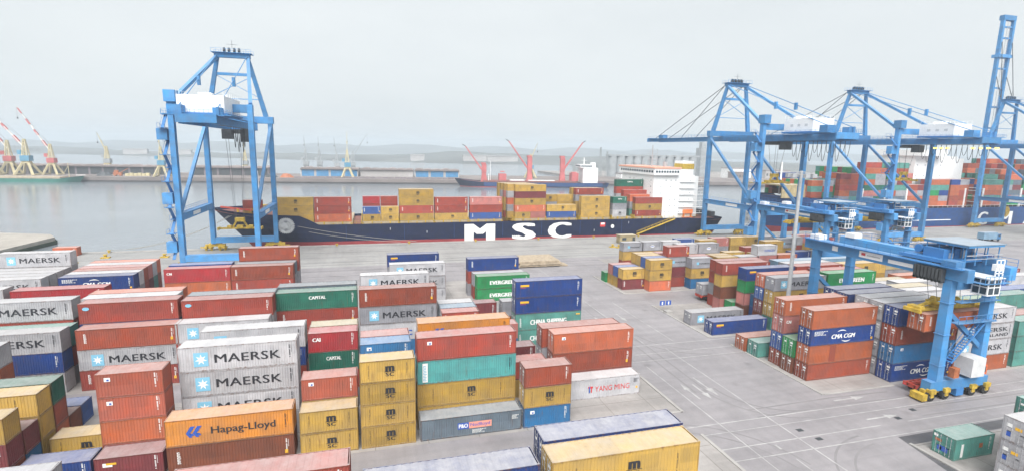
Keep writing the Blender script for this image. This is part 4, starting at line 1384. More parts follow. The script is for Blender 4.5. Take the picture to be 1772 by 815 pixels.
# ------------------------------------------------------------------ RUBBER-TYRED YARD GANTRIES
def rtg(x, y, label, near_trolley=True):
    root = empty('yard_gantry_crane', (x, y, 0), label, 'crane', 'blue rubber-tyred gantry cranes in the yard')
    SP, WX = 22.2, 3.9
    for sx in (-1, 1):
        for yy in (0, SP):
            tx = sx * WX
            lg = MB().beam((tx, yy, 2.2), (tx, yy, 17.3), 1.25, 1.3, .95, 1.1)
            for z in (5, 9.5, 14):
                lg.box(tx - .66, yy - .7, z, tx + .66, yy + .7, z + .08)
            lg.build('leg', M_CBLUE, root)
        g = MB().box(sx * WX - .62, -2.4, 17.35, sx * WX + .62, SP + 2.2, 19.1)
        gd = g.build('girder', M_CBLUE, root)
        rl = MB().box(sx * WX + (.65 if sx > 0 else -1.35), -2, 19.0, sx * WX + (1.35 if sx > 0 else -.65), SP + 2, 19.08)
        for k in range(14):
            rl.beam((sx * (WX + 1.3), -2 + k * 1.98, 19.05), (sx * (WX + 1.3), -2 + k * 1.98, 20.1), .05)
        for z in (19.6, 20.1):
            rl.beam((sx * (WX + 1.3), -2, z), (sx * (WX + 1.3), SP + 2, z), .05)
        rl.build('walkway', M_CBLUE2, root)
    for sx in (-1,):
        s = MB().box(sx * WX - .65, 9.5, 17.75, sx * WX - .63, 13.5, 18.75).build('white_sign', M_HOUSE, root)
        MB().box(sx * WX - .67, 12.4, 18.1, sx * WX - .655, 13.1, 18.5).build('red_mark', M_REDL, s)
        MB().box(sx * WX - .67, 9.9, 18.15, sx * WX - .655, 12.1, 18.3).build('grey_mark', M_STEEL, s)
        MB().box(sx * WX - .65, 4.8, 17.8, sx * WX - .63, 8.6, 18.35).build('white_sign', M_HOUSE, root)
        MB().box(sx * WX - .65, 17.5, 17.8, sx * WX - .63, 18.6, 18.6).build('white_sign', M_HOUSE, root)
    for yy in (0, SP):
        MB().box(-WX + .64, yy - .5, 15.9, WX - .64, yy + .5, 17.2).build('head_beam', M_CBLUE, root)
        MB().box(-WX - 1.6, yy - .65, 1.35, WX + 1.6, yy + .65, 2.75).build('sill_beam', M_CBLUE, root)
        MB().beam((-WX + .5, yy, 12.6), (WX - .5, yy, 7.2), .55, .6).build('knee_brace', M_CBLUE, root)
        for sx in (-1, 1):
            bo = MB().beam((sx * WX - 2.1, yy, 1.25), (sx * WX + 2.1, yy, 1.25), .7, .55)
            for q in (-1.35, 1.35):
                bo.box(sx * WX + q - .28, yy - .95, .6, sx * WX + q + .28, yy + .95, 1.15)
                bo.box(sx * WX + q - .5, yy - 1.05, 1.15, sx * WX + q + .5, yy - .3, 1.75)
            if sx == -1:
                bo.box(-WX - 3.1, yy - .9, .25, -WX - 2.2, yy + .9, 1.15)
            bg_ = bo.build('bogie', M_YMACH, root)
            for q in (-1.35, 1.35):
                for side in (-1, 1):
                    ys = yy + side * .55
                    wl = MB().tube((sx * WX + q, ys - .24, .76), (sx * WX + q, ys + .24, .76), .75, .75, 20).build('wheel', M_TYRE, bg_)
                    MB().tube((0, -.27, 0), (0, .27, 0), .33, .33, 12).build('rim', M_STEEL, wl, (sx * WX + q, ys, .76))
        MB().box(-.5, yy - .75, .3, .9, yy + .75, 1.34).build('drive_housing', M_CBLUE2, root)
        for sx in (-1, 1):
            MB().box(sx * WX - .85, yy - .95, 19.12, sx * WX + .85, yy + .95, 19.9).build('end_box', M_HOUSE if yy else M_CBLUE, root)
    # power pack, stairs, cabinets at the near side
    MB().box(.7, -1.5, 3.2, 3.2, .9, 5.9).build('power_pack', paint('pack_grey', (.56, .565, .57), .55, .12, .8), root)
    MB().box(-2.5, -1.4, 3.4, -1.5, -.6, 4.8).build('control_cabinet', M_RUSTP, root)
    st = MB()
    for k in range(18):
        t = k / 17
        st.box(-2.7 + t * 5.2 - .18, -1.0, 5.6 + t * 5.4, -2.7 + t * 5.2 + .18, -.1, 5.66 + t * 5.4)
    for yy in (-1.0, -.1):
        st.beam((-2.8, yy, 5.5), (2.6, yy, 11.1), .1, .22)
        st.beam((-2.8, yy, 6.6), (2.6, yy, 12.2), .06)
    st.build('stairway', M_CBLUE2, root)
    pl = MB()
    for z in (11.2, 14.2):
        pl.box(-WX + .7, -1.3, z, WX + .4, -.2, z + .1)
        for k in range(6):
            pl.beam((-WX + .8 + k * 1.4, -1.3, z), (-WX + .8 + k * 1.4, -1.3, z + 1.1), .05)
        pl.beam((-WX + .7, -1.3, z + 1.1), (WX + .4, -1.3, z + 1.1), .06)
    pl.build('platform', M_CBLUE, root)
    # trolley with canopy roof
    ty = 4.2 if near_trolley else 11.0
    t = MB().box(-WX - .3, ty - 3.2, 19.3, WX + .3, ty + 3.2, 19.75)
    for k in range(3):
        t.box(-3 + k * 2.1, ty - 2.2, 19.75, -1.7 + k * 2.1, ty + .6, 21.0)
    t.tube((-2.4, ty + 1.8, 20.5), (2.4, ty + 1.8, 20.5), .6, .6, 12)
    tro = t.build('trolley', M_CBLUE2, root)
    ca = MB()
    y0, y1 = ty - 4.6, ty + 1.2
    for xx in (-2.0, 0, 2.1, 4.3):
        for yy in (y0 + .3, y0 + 2, y0 + 3.8, y1 - .3):
            ca.beam((xx, yy, 19.75 if yy > ty - 3.2 else 19.1), (xx, yy, 21.7), .1)
    for yy in (y0, y1):
        ca.beam((-2.2, yy, 21.75), (4.6, yy, 21.75), .22)
    for xx in (-2.2, 4.6):
        ca.beam((xx, y0, 21.75), (xx, y1, 21.75), .22)
    ca.build('canopy_post', M_CBLUE, tro)
    MB().box(-2.4, y0 - .2, 21.88, 4.8, y1 + .2, 22.02).build('canopy_roof', BOX['ltblue'], tro)
    cl = MB()
    for k in range(9):
        cl.box(-2.0 + k * .72, ty - 2.5 + (k % 3) * .7, 19.77, -1.55 + k * .72, ty - 1.6 + (k % 3) * .7, 20.5 + .4 * (k % 2))
    cl.box(-2.2, y0 - .05, 20.5, 4.6, y0 + .02, 20.62); cl.box(-2.2, y0 - .05, 20.0, 4.6, y0 + .02, 20.08)
    cl.build('electrical_gear', M_STEEL, tro)
    MB().box(1.6, -1.9, 18.6, 2.8, -1.2, 19.5).build('floodlight_housing', M_HOUSE, tro)
    cab = MB().box(-1.4, -3.0, 15.6, .9, -1.0, 17.9)
    cb = cab.build('operator_cabin', M_HOUSE, tro)
    gl = MB()
    for a in (0, 1):
        for z in (15.8, 16.85):
            gl.box(-1.25 + a * 1.08, -3.04, z, -.42 + a * 1.08, -3.005, z + .88)
            gl.box(-1.44, -2.85 + a * .92, z, -1.405, -2.1 + a * .92, z + .88)
    gl.build('cabin_window', M_GLASS, cb)
    fr = MB()
    for a in range(3):
        fr.beam((-.2 + a * .7, -2.8, 17.92), (-.2 + a * .7, -2.8, 20.4), .12)
    for z in (18.6, 19.5, 20.4):
        fr.beam((-.25, -2.8, z), (1.25, -2.8, z), .12)
    fr.box(-1.7, -3.2, 17.92, 1.3, .6, 18.02)
    fr.build('cabin_frame', M_HOUSE, cb)
    bal = MB()
    for k in range(7):
        bal.beam((-2.4 + k * .8, -3.2, 17.25), (-2.4 + k * .8, -3.2, 18.3), .05)
    bal.beam((-2.4, -3.2, 18.3), (2.4, -3.2, 18.3), .06); bal.box(-2.4, -3.2, 17.225, 2.4, -.6, 17.3)
    bal.build('trolley_balcony', M_CBLUE, tro)
    ck = MB()
    for k in range(8):
        yk = ty - .3 - k * .5
        ck.box(-WX - 1.5, yk - .17, 16.9, -WX - .75, yk + .17, 18.7)
        ck.tube((-WX - 1.5, yk, 16.95), (-WX - .75, yk, 16.95), .2, .2, 8)
    ck.build('cable_chain', M_DARK, tro)
    return root
def spreader(root, ty, zz):
    sp = MB().box(-6.0, ty - .5, zz, 6.0, ty - .2, zz + .4).box(-6.0, ty + .2, zz, 6.0, ty + .5, zz + .4)
    for sx in (-1, 1):
        sp.box(sx * 5.9 - .2, ty - 1.2, zz - .05, sx * 5.9 + .2, ty + 1.2, zz + .45)
        sp.box(sx * 5.3 - .5, ty - .9, zz + .42, sx * 5.3 + .5, ty + .9, zz + .8)
        sp.tube((sx * 1.5, ty - .7, zz + 1.3), (sx * 1.5, ty + .7, zz + 1.3), .55, .55, 10)
    sp.box(-2.2, ty - 1.0, zz + .42, 2.2, ty + 1.0, zz + 1.0)
    sp.box(-2.6, ty - .8, zz + 1.02, 2.6, ty + .8, zz + 1.35)
    sp.beam((-2.2, ty, zz + 1.3), (-5.0, ty, zz + .6), .35)
    return sp.build('spreader', M_YMACH, root)
g1 = rtg(80.3, 50.9, 'blue gantry crane lifting an orange brown container over the front right block')
spo = spreader(g1, 3.0, 12.05)
for sx in (-2.2, 2.2):
    for q in (-.6, .6):
        MB().tube((sx, 3.0 + q, 13.2), (sx * 1.2, 4.0 + q, 19.3), .035, .035, 5).build('hoist_rope', M_DARK, spo)
hc = container('rust', 'vert', 12.19, 2.59, 74.9, 52.3, 9.36, 'orange brown side-lettered container hanging in the air under the yellow spreader', None, True, True, 'plain')
g2 = rtg(115.8, 105.0, 'blue gantry crane with white canopy behind the bright green container, beside the grey lamp post')
sp2 = spreader(g2, 11, 15.2)
g3 = rtg(135.5, 105.2, 'blue gantry crane with white canopy, farther right before the blue-hulled ship')
sp3 = spreader(g3, 11, 15.2)

# ------------------------------------------------------------------ SHIPS
def hull_rows(L_, B, bow_sheer, deck, zlist, entry=.16, rake=9.0, run=.10, nst=40):
    """hull lofted from bow (x=0) to stern (x=L_); returns function row(z_frac or z)"""
    def half(s, t):
        # s along 0..1, t 0 at keel level .. 1 at deck
        e = entry * (1.35 - .55 * t)
        a = 1.0 if s >= e else max(0.0, 1 - (1 - s / e) ** (1.7 + 1.0 * t))
        rn = run * (1.6 - 1.0 * t)
        if s > 1 - rn:
            u = (s - (1 - rn)) / rn
            a *= 1 - u ** 2.2 * (.55 - .42 * t)
        return B / 2 * a
    return half
def ship_hull(name, root, x0, L_, yc, B, z0, z1f, mat, entry=.16, rake=9.0, zref=(-6, 7), nst=46, cap=None, nr=5):
    """skin between height z0(s) and z1(s)"""
    half = hull_rows(L_, B, 0, 0, 0, entry, rake)
    mb = MB()
    for i in range(nst + 1):
        s = (i / nst) ** 1.35
        for k in range(nr + 1):
            za, zb = z0(s), z1f(s)
            z = za + (zb - za) * k / nr
            t = max(0, min(1.3, (z - zref[0]) / (zref[1] - zref[0])))
            xs = x0 + s * L_ + rake * (1 - min(t, 1.25)) * max(0, 1 - s / .2) - (4.0 * (t - .6) * max(0, (s - .93) / .07) * -1)
            hb = half(s, min(t, 1.0))
            mb.v.append((xs, yc - hb, z)); mb.v.append((xs, yc + hb, z))
    c = (nr + 1) * 2
    for i in range(nst):
        for k in range(nr):
            a = i * c + k * 2; b = a + c
            mb.f.append((a, b, b + 2, a + 2)); mb.f.append((a + 1, a + 3, b + 3, b + 1))
    for k in range(nr):                                 # transom
        a = nst * c + k * 2
        mb.f.append((a, a + 1, a + 3, a + 2))
    ob = mb.build(name, mat, root)
    if cap is not None:
        dk = MB()
        for i in range(nst + 1):
            a = i * c + nr * 2
            dk.v += [(mb.v[a][0], mb.v[a][1], mb.v[a][2] - cap), (mb.v[a + 1][0], mb.v[a + 1][1], mb.v[a + 1][2] - cap)]
        for i in range(nst):
            dk.f.append((2 * i, 2 * i + 2, 2 * i + 3, 2 * i + 1))
        dk.build('deck', M_DECK, root)
    return ob
# --- black-hulled container ship at the quay
YN = 188.75                                   # near side
BM = 30.0
YC = YN + BM / 2
s1 = empty('container_ship', (48, YC, -2.6), 'black-hulled container ship with huge white MSC letters moored at the quay'.replace('MSC letters', 'side letters'), 'ship')
s1.location = (0, 0, 0)
def dk1(s):
    x = -50 + s * 196
    if x < -22: return 11.6 - (x + 50) * .055
    if x < -17: return 10.0 - (x + 22) * .62
    return 6.9 if x < 130 else 6.5
split1 = lambda s: 1.15 - s * .85
ship_hull('hull', s1, -50, 196, YC, BM, lambda s: split1(s), dk1, M_HULLD, .16, 12, (-6, 8), 60, .9, 6)
ship_hull('boot_topping', s1, -50, 196, YC, BM, lambda s: -5.5, lambda s: split1(s), M_BOOT, .16, 12, (-6, 8), 60, None, 4)
def ship_text(par, s, cx, zc, wd, ht, y, mat=M_WHITE, bold=.06):
    return child('hull_lettering', text_mesh(s, bold), mat, par, (cx - wd / 2, y, zc - ht / 2), (wd, 8, ht))
for ch, a, b in (('M', 33.9, 45.6), ('S', 52.2, 61.8), ('C', 66.6, 76.4)):
    ship_text(s1, ch, (a + b) / 2, 2.95, b - a, 6.2, YN - .05, M_WHITE, .05)
hp_ = MB()
for x in (-8, 12, 30, 48.5, 64, 80, 98, 118):
    hp_.box(x, YN - .035, 1.3, x + .12, YN - .01, 6.6)
hp_.build('hull_seam', M_HULLB, s1)
for x, z in ((7, 4.6), (20, 3.2), (86, 2.2), (101, 5.0)):
    pane('hull_scuff', M_STEEL, s1, x, YN - .03, z, x + .25, YN - .012, z + .9)
# coaming, hatch covers, lashing posts
ht = MB()
BAYS1 = [(-42.2, 6.06), (-30.7, 12.19), (-18.2, 12.19), (-2.2, 12.5), (10.5, 12.19), (23.1, 12.19), (36.1, 12.19), (53.6, 12.19), (66.3, 12.19), (80.6, 12.19), (94.2, 8), (104.2, 12.19)]
for x0, ln in BAYS1[2:]:
    ht.box(x0 - .3, YN + .9, 6.05, x0 + ln + .3, YN + BM - .9, 7.55)
ht.build('hatch_cover', M_HATCH, s1)
lp = MB()
for x0, ln in BAYS1[2:]:
    for k in range(5):
        xx = x0 + ln * k / 4
        lp.box(xx - .2, YN + .15, 6.0, xx + .2, YN + .6, 7.3 + (k % 2) * .5)
    lp.box(x0 - .6, YN + .3, 6.2, x0 - .4, YN + BM - .3, 8.4)
lp.build('lashing_post', M_YMACH, s1)
rl = MB()
for k in range(72):
    xx = -17 + k * 2.1
    rl.beam((xx, YN + .1, 6.8), (xx, YN + .1, 7.9), .07)
rl.beam((-17, YN + .1, 7.9), (133, YN + .1, 7.9), .06); rl.beam((-17, YN + .1, 7.35), (133, YN + .1, 7.35), .05)
rl.build('deck_rail', M_YMACH, s1)
# forecastle gear and foremast
fo = MB().box(-40, YC - 6, 10.2, -36, YC - 2, 12).box(-40, YC + 2, 10.2, -36, YC + 6, 12)
for k in range(5):
    fo.tube((-44 + k * 3, YC - 5, 10.4), (-44 + k * 3, YC - 5, 11.6), .4, .4, 8)
fo.build('windlass', M_YMACH, s1)
MB().tube((-38, YC, 10.2), (-38, YC, 24.5), .45, .2, 8).box(-38.6, YC - 1.2, 18.4, -37.4, YC + 1.2, 18.6).beam((-38, YC - 1.6, 21.5), (-38, YC + 1.6, 21.5), .12).build('foremast', M_SHIPW, s1)
br = MB()
for k in range(9):
    t = k / 8
bw = MB()
bw.beam((-50.5, YC - .4, 11.9), (-39, YC - 8.4, 11.5), .3, .6)
bw.build('bulwark_top', M_CHASSIS, s1)
# accommodation block
ah = MB().box(112, YN + 1.2, 6.0, 131, YN + BM - 1.2, 24.4)
hs_ = ah.build('deckhouse', M_SHIPW, s1)
ab = MB().box(111.2, YN - .3, 24.42, 123, YN + BM + .3, 27.0)
ab.build('bridge', M_SHIPW, s1)
MB().box(110.9, YN - .6, 27.02, 123.4, YN + BM + .6, 27.6).build('bridge_roof', paint('roof_orange', (.72, .36, .26), .6, .08), s1)
M_PORT = paint('port_glass', (.22, .25, .28), .3, .1)
for k in range(9):
    pane('bridge_window', M_GLASS, s1, 111.9 + k * 1.22, YN - .36, 25.35, 112.75 + k * 1.22, YN - .31, 26.2)
for k in range(14):
    pane('bridge_window', M_GLASS, s1, 111.12, YN + .6 + k * 2.05, 25.35, 111.18, YN + 2.0 + k * 2.05, 26.2)
for row in range(6):
    for k in range(8):
        if random.random() < .5:
            pane('porthole', M_PORT, hs_, 113.0 + k * 2.25, YN + 1.13, 9.0 + row * 2.6, 113.4 + k * 2.25, YN + 1.18, 9.45 + row * 2.6)
    for k in range(7):
        if random.random() < .6:
            pane('porthole', M_PORT, hs_, 111.93, YN + 3 + k * 3.6, 9.0 + row * 2.6, 111.98, YN + 3.5 + k * 3.6, 9.5 + row * 2.6)
dkl = MB()
for row in range(1, 7):
    dkl.box(124, YN + .35, 6.0 + row * 2.6, 136, YN + 1.19, 6.12 + row * 2.6)
    for k in range(7):
        dkl.beam((124.2 + k * 1.95, YN + .4, 6.1 + row * 2.6), (124.2 + k * 1.95, YN + .4, 7.1 + row * 2.6), .06)
    dkl.beam((124.2, YN + .4, 7.1 + row * 2.6), (136, YN + .4, 7.1 + row * 2.6), .06)
dkl.build('side_gallery', M_SHIPW, hs_)
fn = MB().box(131.2, YC - 5, 6.0, 139, YC + 5, 23.5).box(132, YC - 3.2, 23.52, 137.5, YC + 3.2, 30)
fn.build('funnel', M_SHIPW, s1)
MB().box(131.9, YC - 3.3, 26.5, 137.6, YC + 3.3, 28.8).build('funnel_band', M_YMACH, s1)
ra = MB().tube((117, YC - 3, 27.6), (117, YC - 3, 36.5), .35, .2, 8)
for z in (30, 32, 34):
    ra.beam((117, YC - 6 + (z - 30) * .4, z), (117, YC - (z - 30) * .4, z), .12); ra.beam((114.6, YC - 3, z + .8), (119.4, YC - 3, z + .8), .12)
for k in range(4):
    ra.tube((113 + k * 2.3, YC + 4 - k * 2, 27.6), (113 + k * 2.3, YC + 4 - k * 2, 32 + k), .09, .06, 6)
ra.beam((114, YC - 8, 27.6), (114, YC - 8, 31), .1); ra.beam((120, YC - 8, 27.6), (120, YC - 8, 31), .1); ra.beam((114, YC - 8, 31), (120, YC - 8, 31), .1); ra.beam((114, YC - 8, 29.4), (120, YC - 8, 29.4), .1)
ra.tube((121, YN + 8, 27.6), (121, YN + 8, 29.6), .9, .9, 12)
ra.build('radar_mast', M_STEEL, s1)
bt = MB()
bt.box(126, YN + .2, 6.9, 131, YN + 2.2, 7.1)
bt.prism([(126, YN + .4), (127, YN + .1), (130.4, YN + .1), (131.2, YN + 1.0), (130.4, YN + 2.0), (127, YN + 2.0)], 8.6, 10.2)
bt.box(126.5, YN + .3, 7.1, 126.8, YN + 2, 8.6); bt.box(130.0, YN + .3, 7.1, 130.3, YN + 2, 8.6)
bt.build('lifeboat', paint('lifeboat_orange', (.75, .20, .06), .5, .1), s1)
ar = MB().beam((108.5, YN + 8, 17.5), (128, YN + 2, 15.0), .5, .4).tube((108.6, YN + 8, 7.5), (108.6, YN + 8, 18), .55, .55, 8)
ar.build('provision_crane', M_DARK, s1)
ww = MB().tube((141, YC - 8, 6.4), (141, YC - 8, 8), 1.0, 1.0, 10).tube((139, YC - 11, 6.4), (139, YC - 11, 10.5), .3, .3, 8).box(143, YC - 10, 6.4, 145, YC + 6, 8.6)
ww.build('mooring_winch', M_DARK, s1)
gw = MB().beam((104.5, YN - .9, -.2 + .9), (121.5, YN - .9, 6.6), 1.0, .25)
for yy in (YN - 1.35, YN - .45):
    gw.beam((104.5, yy, 1.8), (121.5, yy, 7.7), .08)
    for k in range(11):
        gw.beam((104.8 + k * 1.65, yy, .8 + k * .58), (104.8 + k * 1.65, yy, 1.9 + k * .58), .06)
gw.build('gangway', M_YMACH, s1)
tm = MB().box(88.6, YN - .07, 3.9, 90.8, YN - .04, 5.6)
tm.build('draught_mark', M_REDL, s1)
MB().box(88.9, YN - .1, 4.8, 90.5, YN - .075, 5.5).build('draught_mark', M_WHITE, s1)
dsc = child('load_line_mark', kit('disc', lambda: MB().prism([(math.cos(a * .52) * .5, math.sin(a * .52) * .5) for a in range(12)], 0, .01)), M_WHITE, s1, (94.0, YN - .06, 4.0), (1.5, 1.5, 1)); dsc.rotation_euler = (math.pi / 2, 0, 0)
# mooring ropes
def rope(name, a, b, sag, label):
    P = []
    for i in range(13):
        t = i / 12
        P.append((a[0] + (b[0] - a[0]) * t, a[1] + (b[1] - a[1]) * t, a[2] + (b[2] - a[2]) * t - sag * 4 * t * (1 - t)))
    return tag(MB().path(P, .075, 5).build(name, M_ROPE), label, 'rope')
rope('mooring_rope', (-24, YN + .1, 6.6), (16.0, QY - 1.2, .8), .7, 'upper mooring rope slanting from the black bow to the quay')
rope('mooring_rope', (-30, YN + 1.2, 6.8), (10.5, QY - 1.4, .8), 1.1, 'lower mooring rope slanting from the black bow to the quay')
rope('mooring_rope', (-44, YN + 8, 10.5), (-74, QY - 1.2, .8), 2.0, 'long mooring rope running left from the black bow over open water')
rope('mooring_rope', (-45, YN + 9, 10.5), (-78, QY - 1.2, .8), 3.2, 'slack mooring rope hanging lowest left of the black bow')

SHIPBOX = []
def sbay(n, x, Ln, cols, z=7.62, row=0):
    SHIPBOX.append((n, x, 12.19 if Ln == 40 else 6.06, cols.split(), z, row))
sbay(1, -42.2, 20, 'yellow^/msc red^', 8.9, 3)
sbay(2, -30.7, 40, 'yellow^/msc yellow^/msc yellow^/msc')
sbay(3, -18.2, 40, 'salmon^/vert red^/vert red^/vert', 7.62)
sbay(4, -2.2, 20, 'yellow/msc royal/vert', 7.62); sbay(4, 4.1, 20, 'yellow/msc yellow/msc', 7.62)
sbay(4, -2.2, 20, 'grey^ red^ crimson', 7.62, 2); sbay(4, 4.1, 20, 'grey^ red^ red', 7.62, 2)
sbay(5, 10.5, 40, 'yellow/msc red^/vert yellow^/msc yellow^/msc', 7.62); sbay(5, 10.5, 40, 'red yellow^ yellow^ yellow^', 7.62, 1)
sbay(6, 23.1, 40, 'yellow/msc red^/vert red^/vert', 7.62)
sbay(7, 36.1, 40, 'royal/vert red^ pink^/vert', 7.62)
sbay(8, 53.6, 20, 'yellow/msc', 7.62); sbay(8, 59.75, 20, 'pink', 7.62)
SHIPBOX.append((8, 53.6, 12.19, 'salmon/vert yellow/msc darkred yellow/msc'.split(), 7.62 + 2.594, 0))
for rw, cc in ((1, 'yellow grey salmon white yellow'), (2, 'red yellow yellow pink yellow'), (3, 'yellow salmon yellow grey yellow'), (4, 'grey yellow pink yellow yellow')):
    sbay(8, 51.8 - rw * .6, 40, cc, 7.62, rw)
sbay(9, 66.3, 40, 'royal/vert yellow/msc', 7.62); sbay(9, 66.2, 20, 'yellow^ grey^ yellow^/msc', 7.62, 2); sbay(9, 72.4, 20, 'red^ yellow^ yellow^', 7.62, 2)
sbay(10, 80.6, 40, 'yellow^/msc yellow/msc yellow^/msc', 7.62); sbay(10, 80.2, 40, 'yellow yellow grey red/vert', 8.4, 2); sbay(10, 79.4, 40, 'red yellow yellow yellow', 8.4, 3)
sbay(11, 94.2, 20, 'white^/msc grey dkgreen/capital', 7.62); sbay(11, 94.4, 20, 'yellow red grey', 7.62, 1)
sbay(12, 104.2, 40, 'red/vert yellow/msc red', 7.62); sbay(12, 103.0, 40, 'teal^ grey^ salmon^', 7.62, 1); sbay(12, 101.5, 40, 'red grey yellow red', 7.62, 2)
sbay(12, 99.4, 40, 'grey^ red^ white^ red^ dkgreen^/capital', 7.62, 3)
NB = ['', 'foremost', 'second', 'third', 'fourth', 'fifth', 'sixth', 'seventh', 'eighth', 'ninth', 'tenth', 'eleventh', 'rearmost']
RWN = ['near side', 'second row in', 'third row in', 'fourth row in', 'fifth row in']
def build_shipboxes():
    for n, x, Ln, cols, z, row in SHIPBOX:
        for t, c in enumerate(cols):
            c, _, mk = c.partition('/')
            H = 2.9 if c.endswith('^') else 2.59
            c = c.rstrip('^')
            tier = 'alone' if len(cols) == 1 else ('topmost' if t == len(cols) - 1 else 'bottom' if t == 0 else NB[t + 1].replace('foremost', 'first') + ' up')
            bit = '' if Ln > 8 else (' forward half,' if (x in (-2.2, 53.6, 66.2)) else ' after half,' if x in (4.1, 59.75, 72.4) else '')
            lab = f"{COL[c][1]} container, {tier},{bit} {RWN[row]}, {NB[n]} bay of the black-hulled ship"
            if n == 8 and row == 0 and Ln > 8:
                lab = f"{COL[c][1]} long container, {'topmost' if t == 3 else NB[t + 2] + ' up'}, near side, eighth bay of the black-hulled ship"
            assert lab not in SEEN_LABELS, lab
            SEEN_LABELS[lab] = 1
            want(c, mk, Ln, H, x, YN + .95 + row * 2.62, z, lab, 'containers on the black-hulled ship', False)
            z += H + .004
build_shipboxes()
make_wanted()
build_mass()

# --- blue-hulled container ship farther right
YN2 = 188.9
BM2 = 32.0
YC2 = YN2 + BM2 / 2
s2 = empty('container_ship', (0, 0, 0), 'blue-hulled container ship with white side letters behind the right-hand quay cranes', 'ship')
def dk2(s):
    x = 174 + s * 250
    return 15.4 - (x - 174) * .05 if x < 200 else (9.2 if x > 206 else 14.1 - (x - 200) * .82)
ship_hull('hull', s2, 174, 250, YC2, BM2, lambda s: .2, dk2, M_HULLB, .15, 12, (-6, 12), 60, .9, 6)
ship_hull('boot_topping', s2, 174, 250, YC2, BM2, lambda s: -5.5, lambda s: .2, M_BOOT, .15, 12, (-6, 12), 60, None, 4)
for ch, a, b in (('C', 295.3, 302.2), ('M', 310, 319.5), ('A', 328, 338), ('C', 352, 360), ('G', 368, 377), ('M', 385, 396)):
    ship_text(s2, ch, (a + b) / 2, 3.6, b - a, 6.6, YN2 - .05, M_WHITE, .03)
MB().box(252, YN2 - .05, 3.1, 277, YN2 - .03, 3.5).build('hull_stripe', M_WHITE, s2)
bwk = MB()
bwk.box(178.5, YN2 + 4.0, 14.2, 207, YN2 + 4.6, 20.2); bwk.box(178.5, YN2 + 4.61, 19.6, 207, YC2 + 11, 20.2)
for k in range(6):
    bwk.box(183 + k * 4.4, YN2 + 3.7, 14.2, 183.4 + k * 4.4, YN2 + 3.99, 19.8)
bwk.build('breakwater', BOX['cream'], s2)
MB().tube((188, YC2, 15), (188, YC2, 30), .5, .3, 8).build('foremast', M_SHIPW, s2)
dh = MB().box(262, YN2 + 10, 9, 290, YN2 + BM2 - 2, 34)
dho = dh.build('deckhouse', M_SHIPW, s2)
MB().box(261, YN2 + 6, 34.02, 277, YN2 + BM2 + .3, 37).build('bridge', M_SHIPW, s2)
for row in range(1, 9, 2):
    for k in range(0, 8, 2):
        pane('porthole', M_PORT, dho, 263.4 + k * 2.6, YN2 + 9.93, 11 + row * 2.6, 263.9 + k * 2.6, YN2 + 9.98, 11.6 + row * 2.6)
    for k in range(0, 7, 2):
        pane('porthole', M_PORT, dho, 261.93, YN2 + 12 + k * 2.5, 11 + row * 2.6, 261.98, YN2 + 12.6 + k * 2.5, 11.6 + row * 2.6)
fn = MB().box(290.5, YC2 - 5, 9, 296, YC2 + 5, 33)
fn.build('funnel', M_SHIPW, s2)
lsh = MB()
for xx in (220.2, 233.6, 247, 260.4, 284.8, 297.2, 310.6, 324.0, 337.4):
    for k in range(4):
        yy = YN2 + .6 + k * 9.9
        lsh.box(xx - .35, yy - .25, 9, xx + .35, yy + .25, 18.6)
    for z in (11.4, 14.2, 17.0, 18.4):
        lsh.box(xx - .5, YN2 + .4, z, xx + .5, YN2 + BM2 - .4, z + .2)
for k in range(44):
    lsh.beam((207 + k * 3.2, YN2 + .2, 9), (207 + k * 3.2, YN2 + .2, 10.2), .1)
lsh.beam((207, YN2 + .2, 10.2), (346, YN2 + .2, 10.2), .1)
lsh.build('lashing_bridge', M_SHIPW, s2)
# its cargo is past the count of boxes shown one by one: one mass
def far_cargo():
    rs = random.Random(4)
    keys = ['rust', 'red', 'teal', 'grey', 'redbrown', 'darkred', 'dkgreen', 'teal', 'rust', 'salmon', 'navy', 'slate', 'pink', 'green', 'grey']
    mbs = {k: MB() for k in set(keys)}
    base = full_mb(12.19, 2.59)
    for bi, (x0, tiers) in enumerate(((191, 3), (206.6, 5), (220.9, 7), (234.3, 7), (247.7, 6), (261.6, 5), (274.9, 5), (297.9, 5), (311.3, 7), (324.7, 8), (338.1, 8), (351.5, 7))):
        for row in range(3 if 261 < x0 < 280 else 11):
            nt_ = tiers + rs.choice((-1, 0, 0, 0, 1))
            z = 9.9 if x0 > 200 else 14.6
            if bi in (4, 5, 6) and row < 3: nt_ = 5 - (bi == 4)
            for t in range(nt_):
                k = rs.choice(keys)
                if t > 4 and bi in (2, 3) and rs.random() < .5: k = 'green'
                if row < 3 or t >= nt_ - 2 or rs.random() < .3:
                    mb = mbs[k]; n = len(mb.v); ox, oy = x0 + 6.1, YN2 + 1.9 + row * 2.6
                    if rs.random() < .45:
                        mb.box(ox - 6.05, oy - 1.2, z, ox - .04, oy + 1.2, z + 2.56)
                        mbs[rs.choice(keys)].box(ox + .04, oy - 1.2, z, ox + 6.05, oy + 1.2, z + 2.56)
                    else:
                        mb.box(ox - 6.05, oy - 1.2, z, ox + 6.05, oy + 1.2, z + 2.56)
                z += 2.6
    al = MB(); idx = []; mats = []
    for k, mb in mbs.items():
        if not mb.v: continue
        n = len(al.v); al.v += mb.v; al.f += [tuple(i + n for i in f) for f in mb.f]; idx += [len(mats)] * len(mb.f); mats.append(BOX[k])
    me = al.mesh('container_cargo')
    for mt in mats: me.materials.append(mt)
    for p, i in zip(me.polygons, idx): p.material_index = i
    o = bpy.data.objects.new('container_cargo', me); C.objects.link(o)
    tag(o, 'mass of stacked containers on the deck of the blue-hulled ship', 'containers', None, 'stuff')
far_cargo()

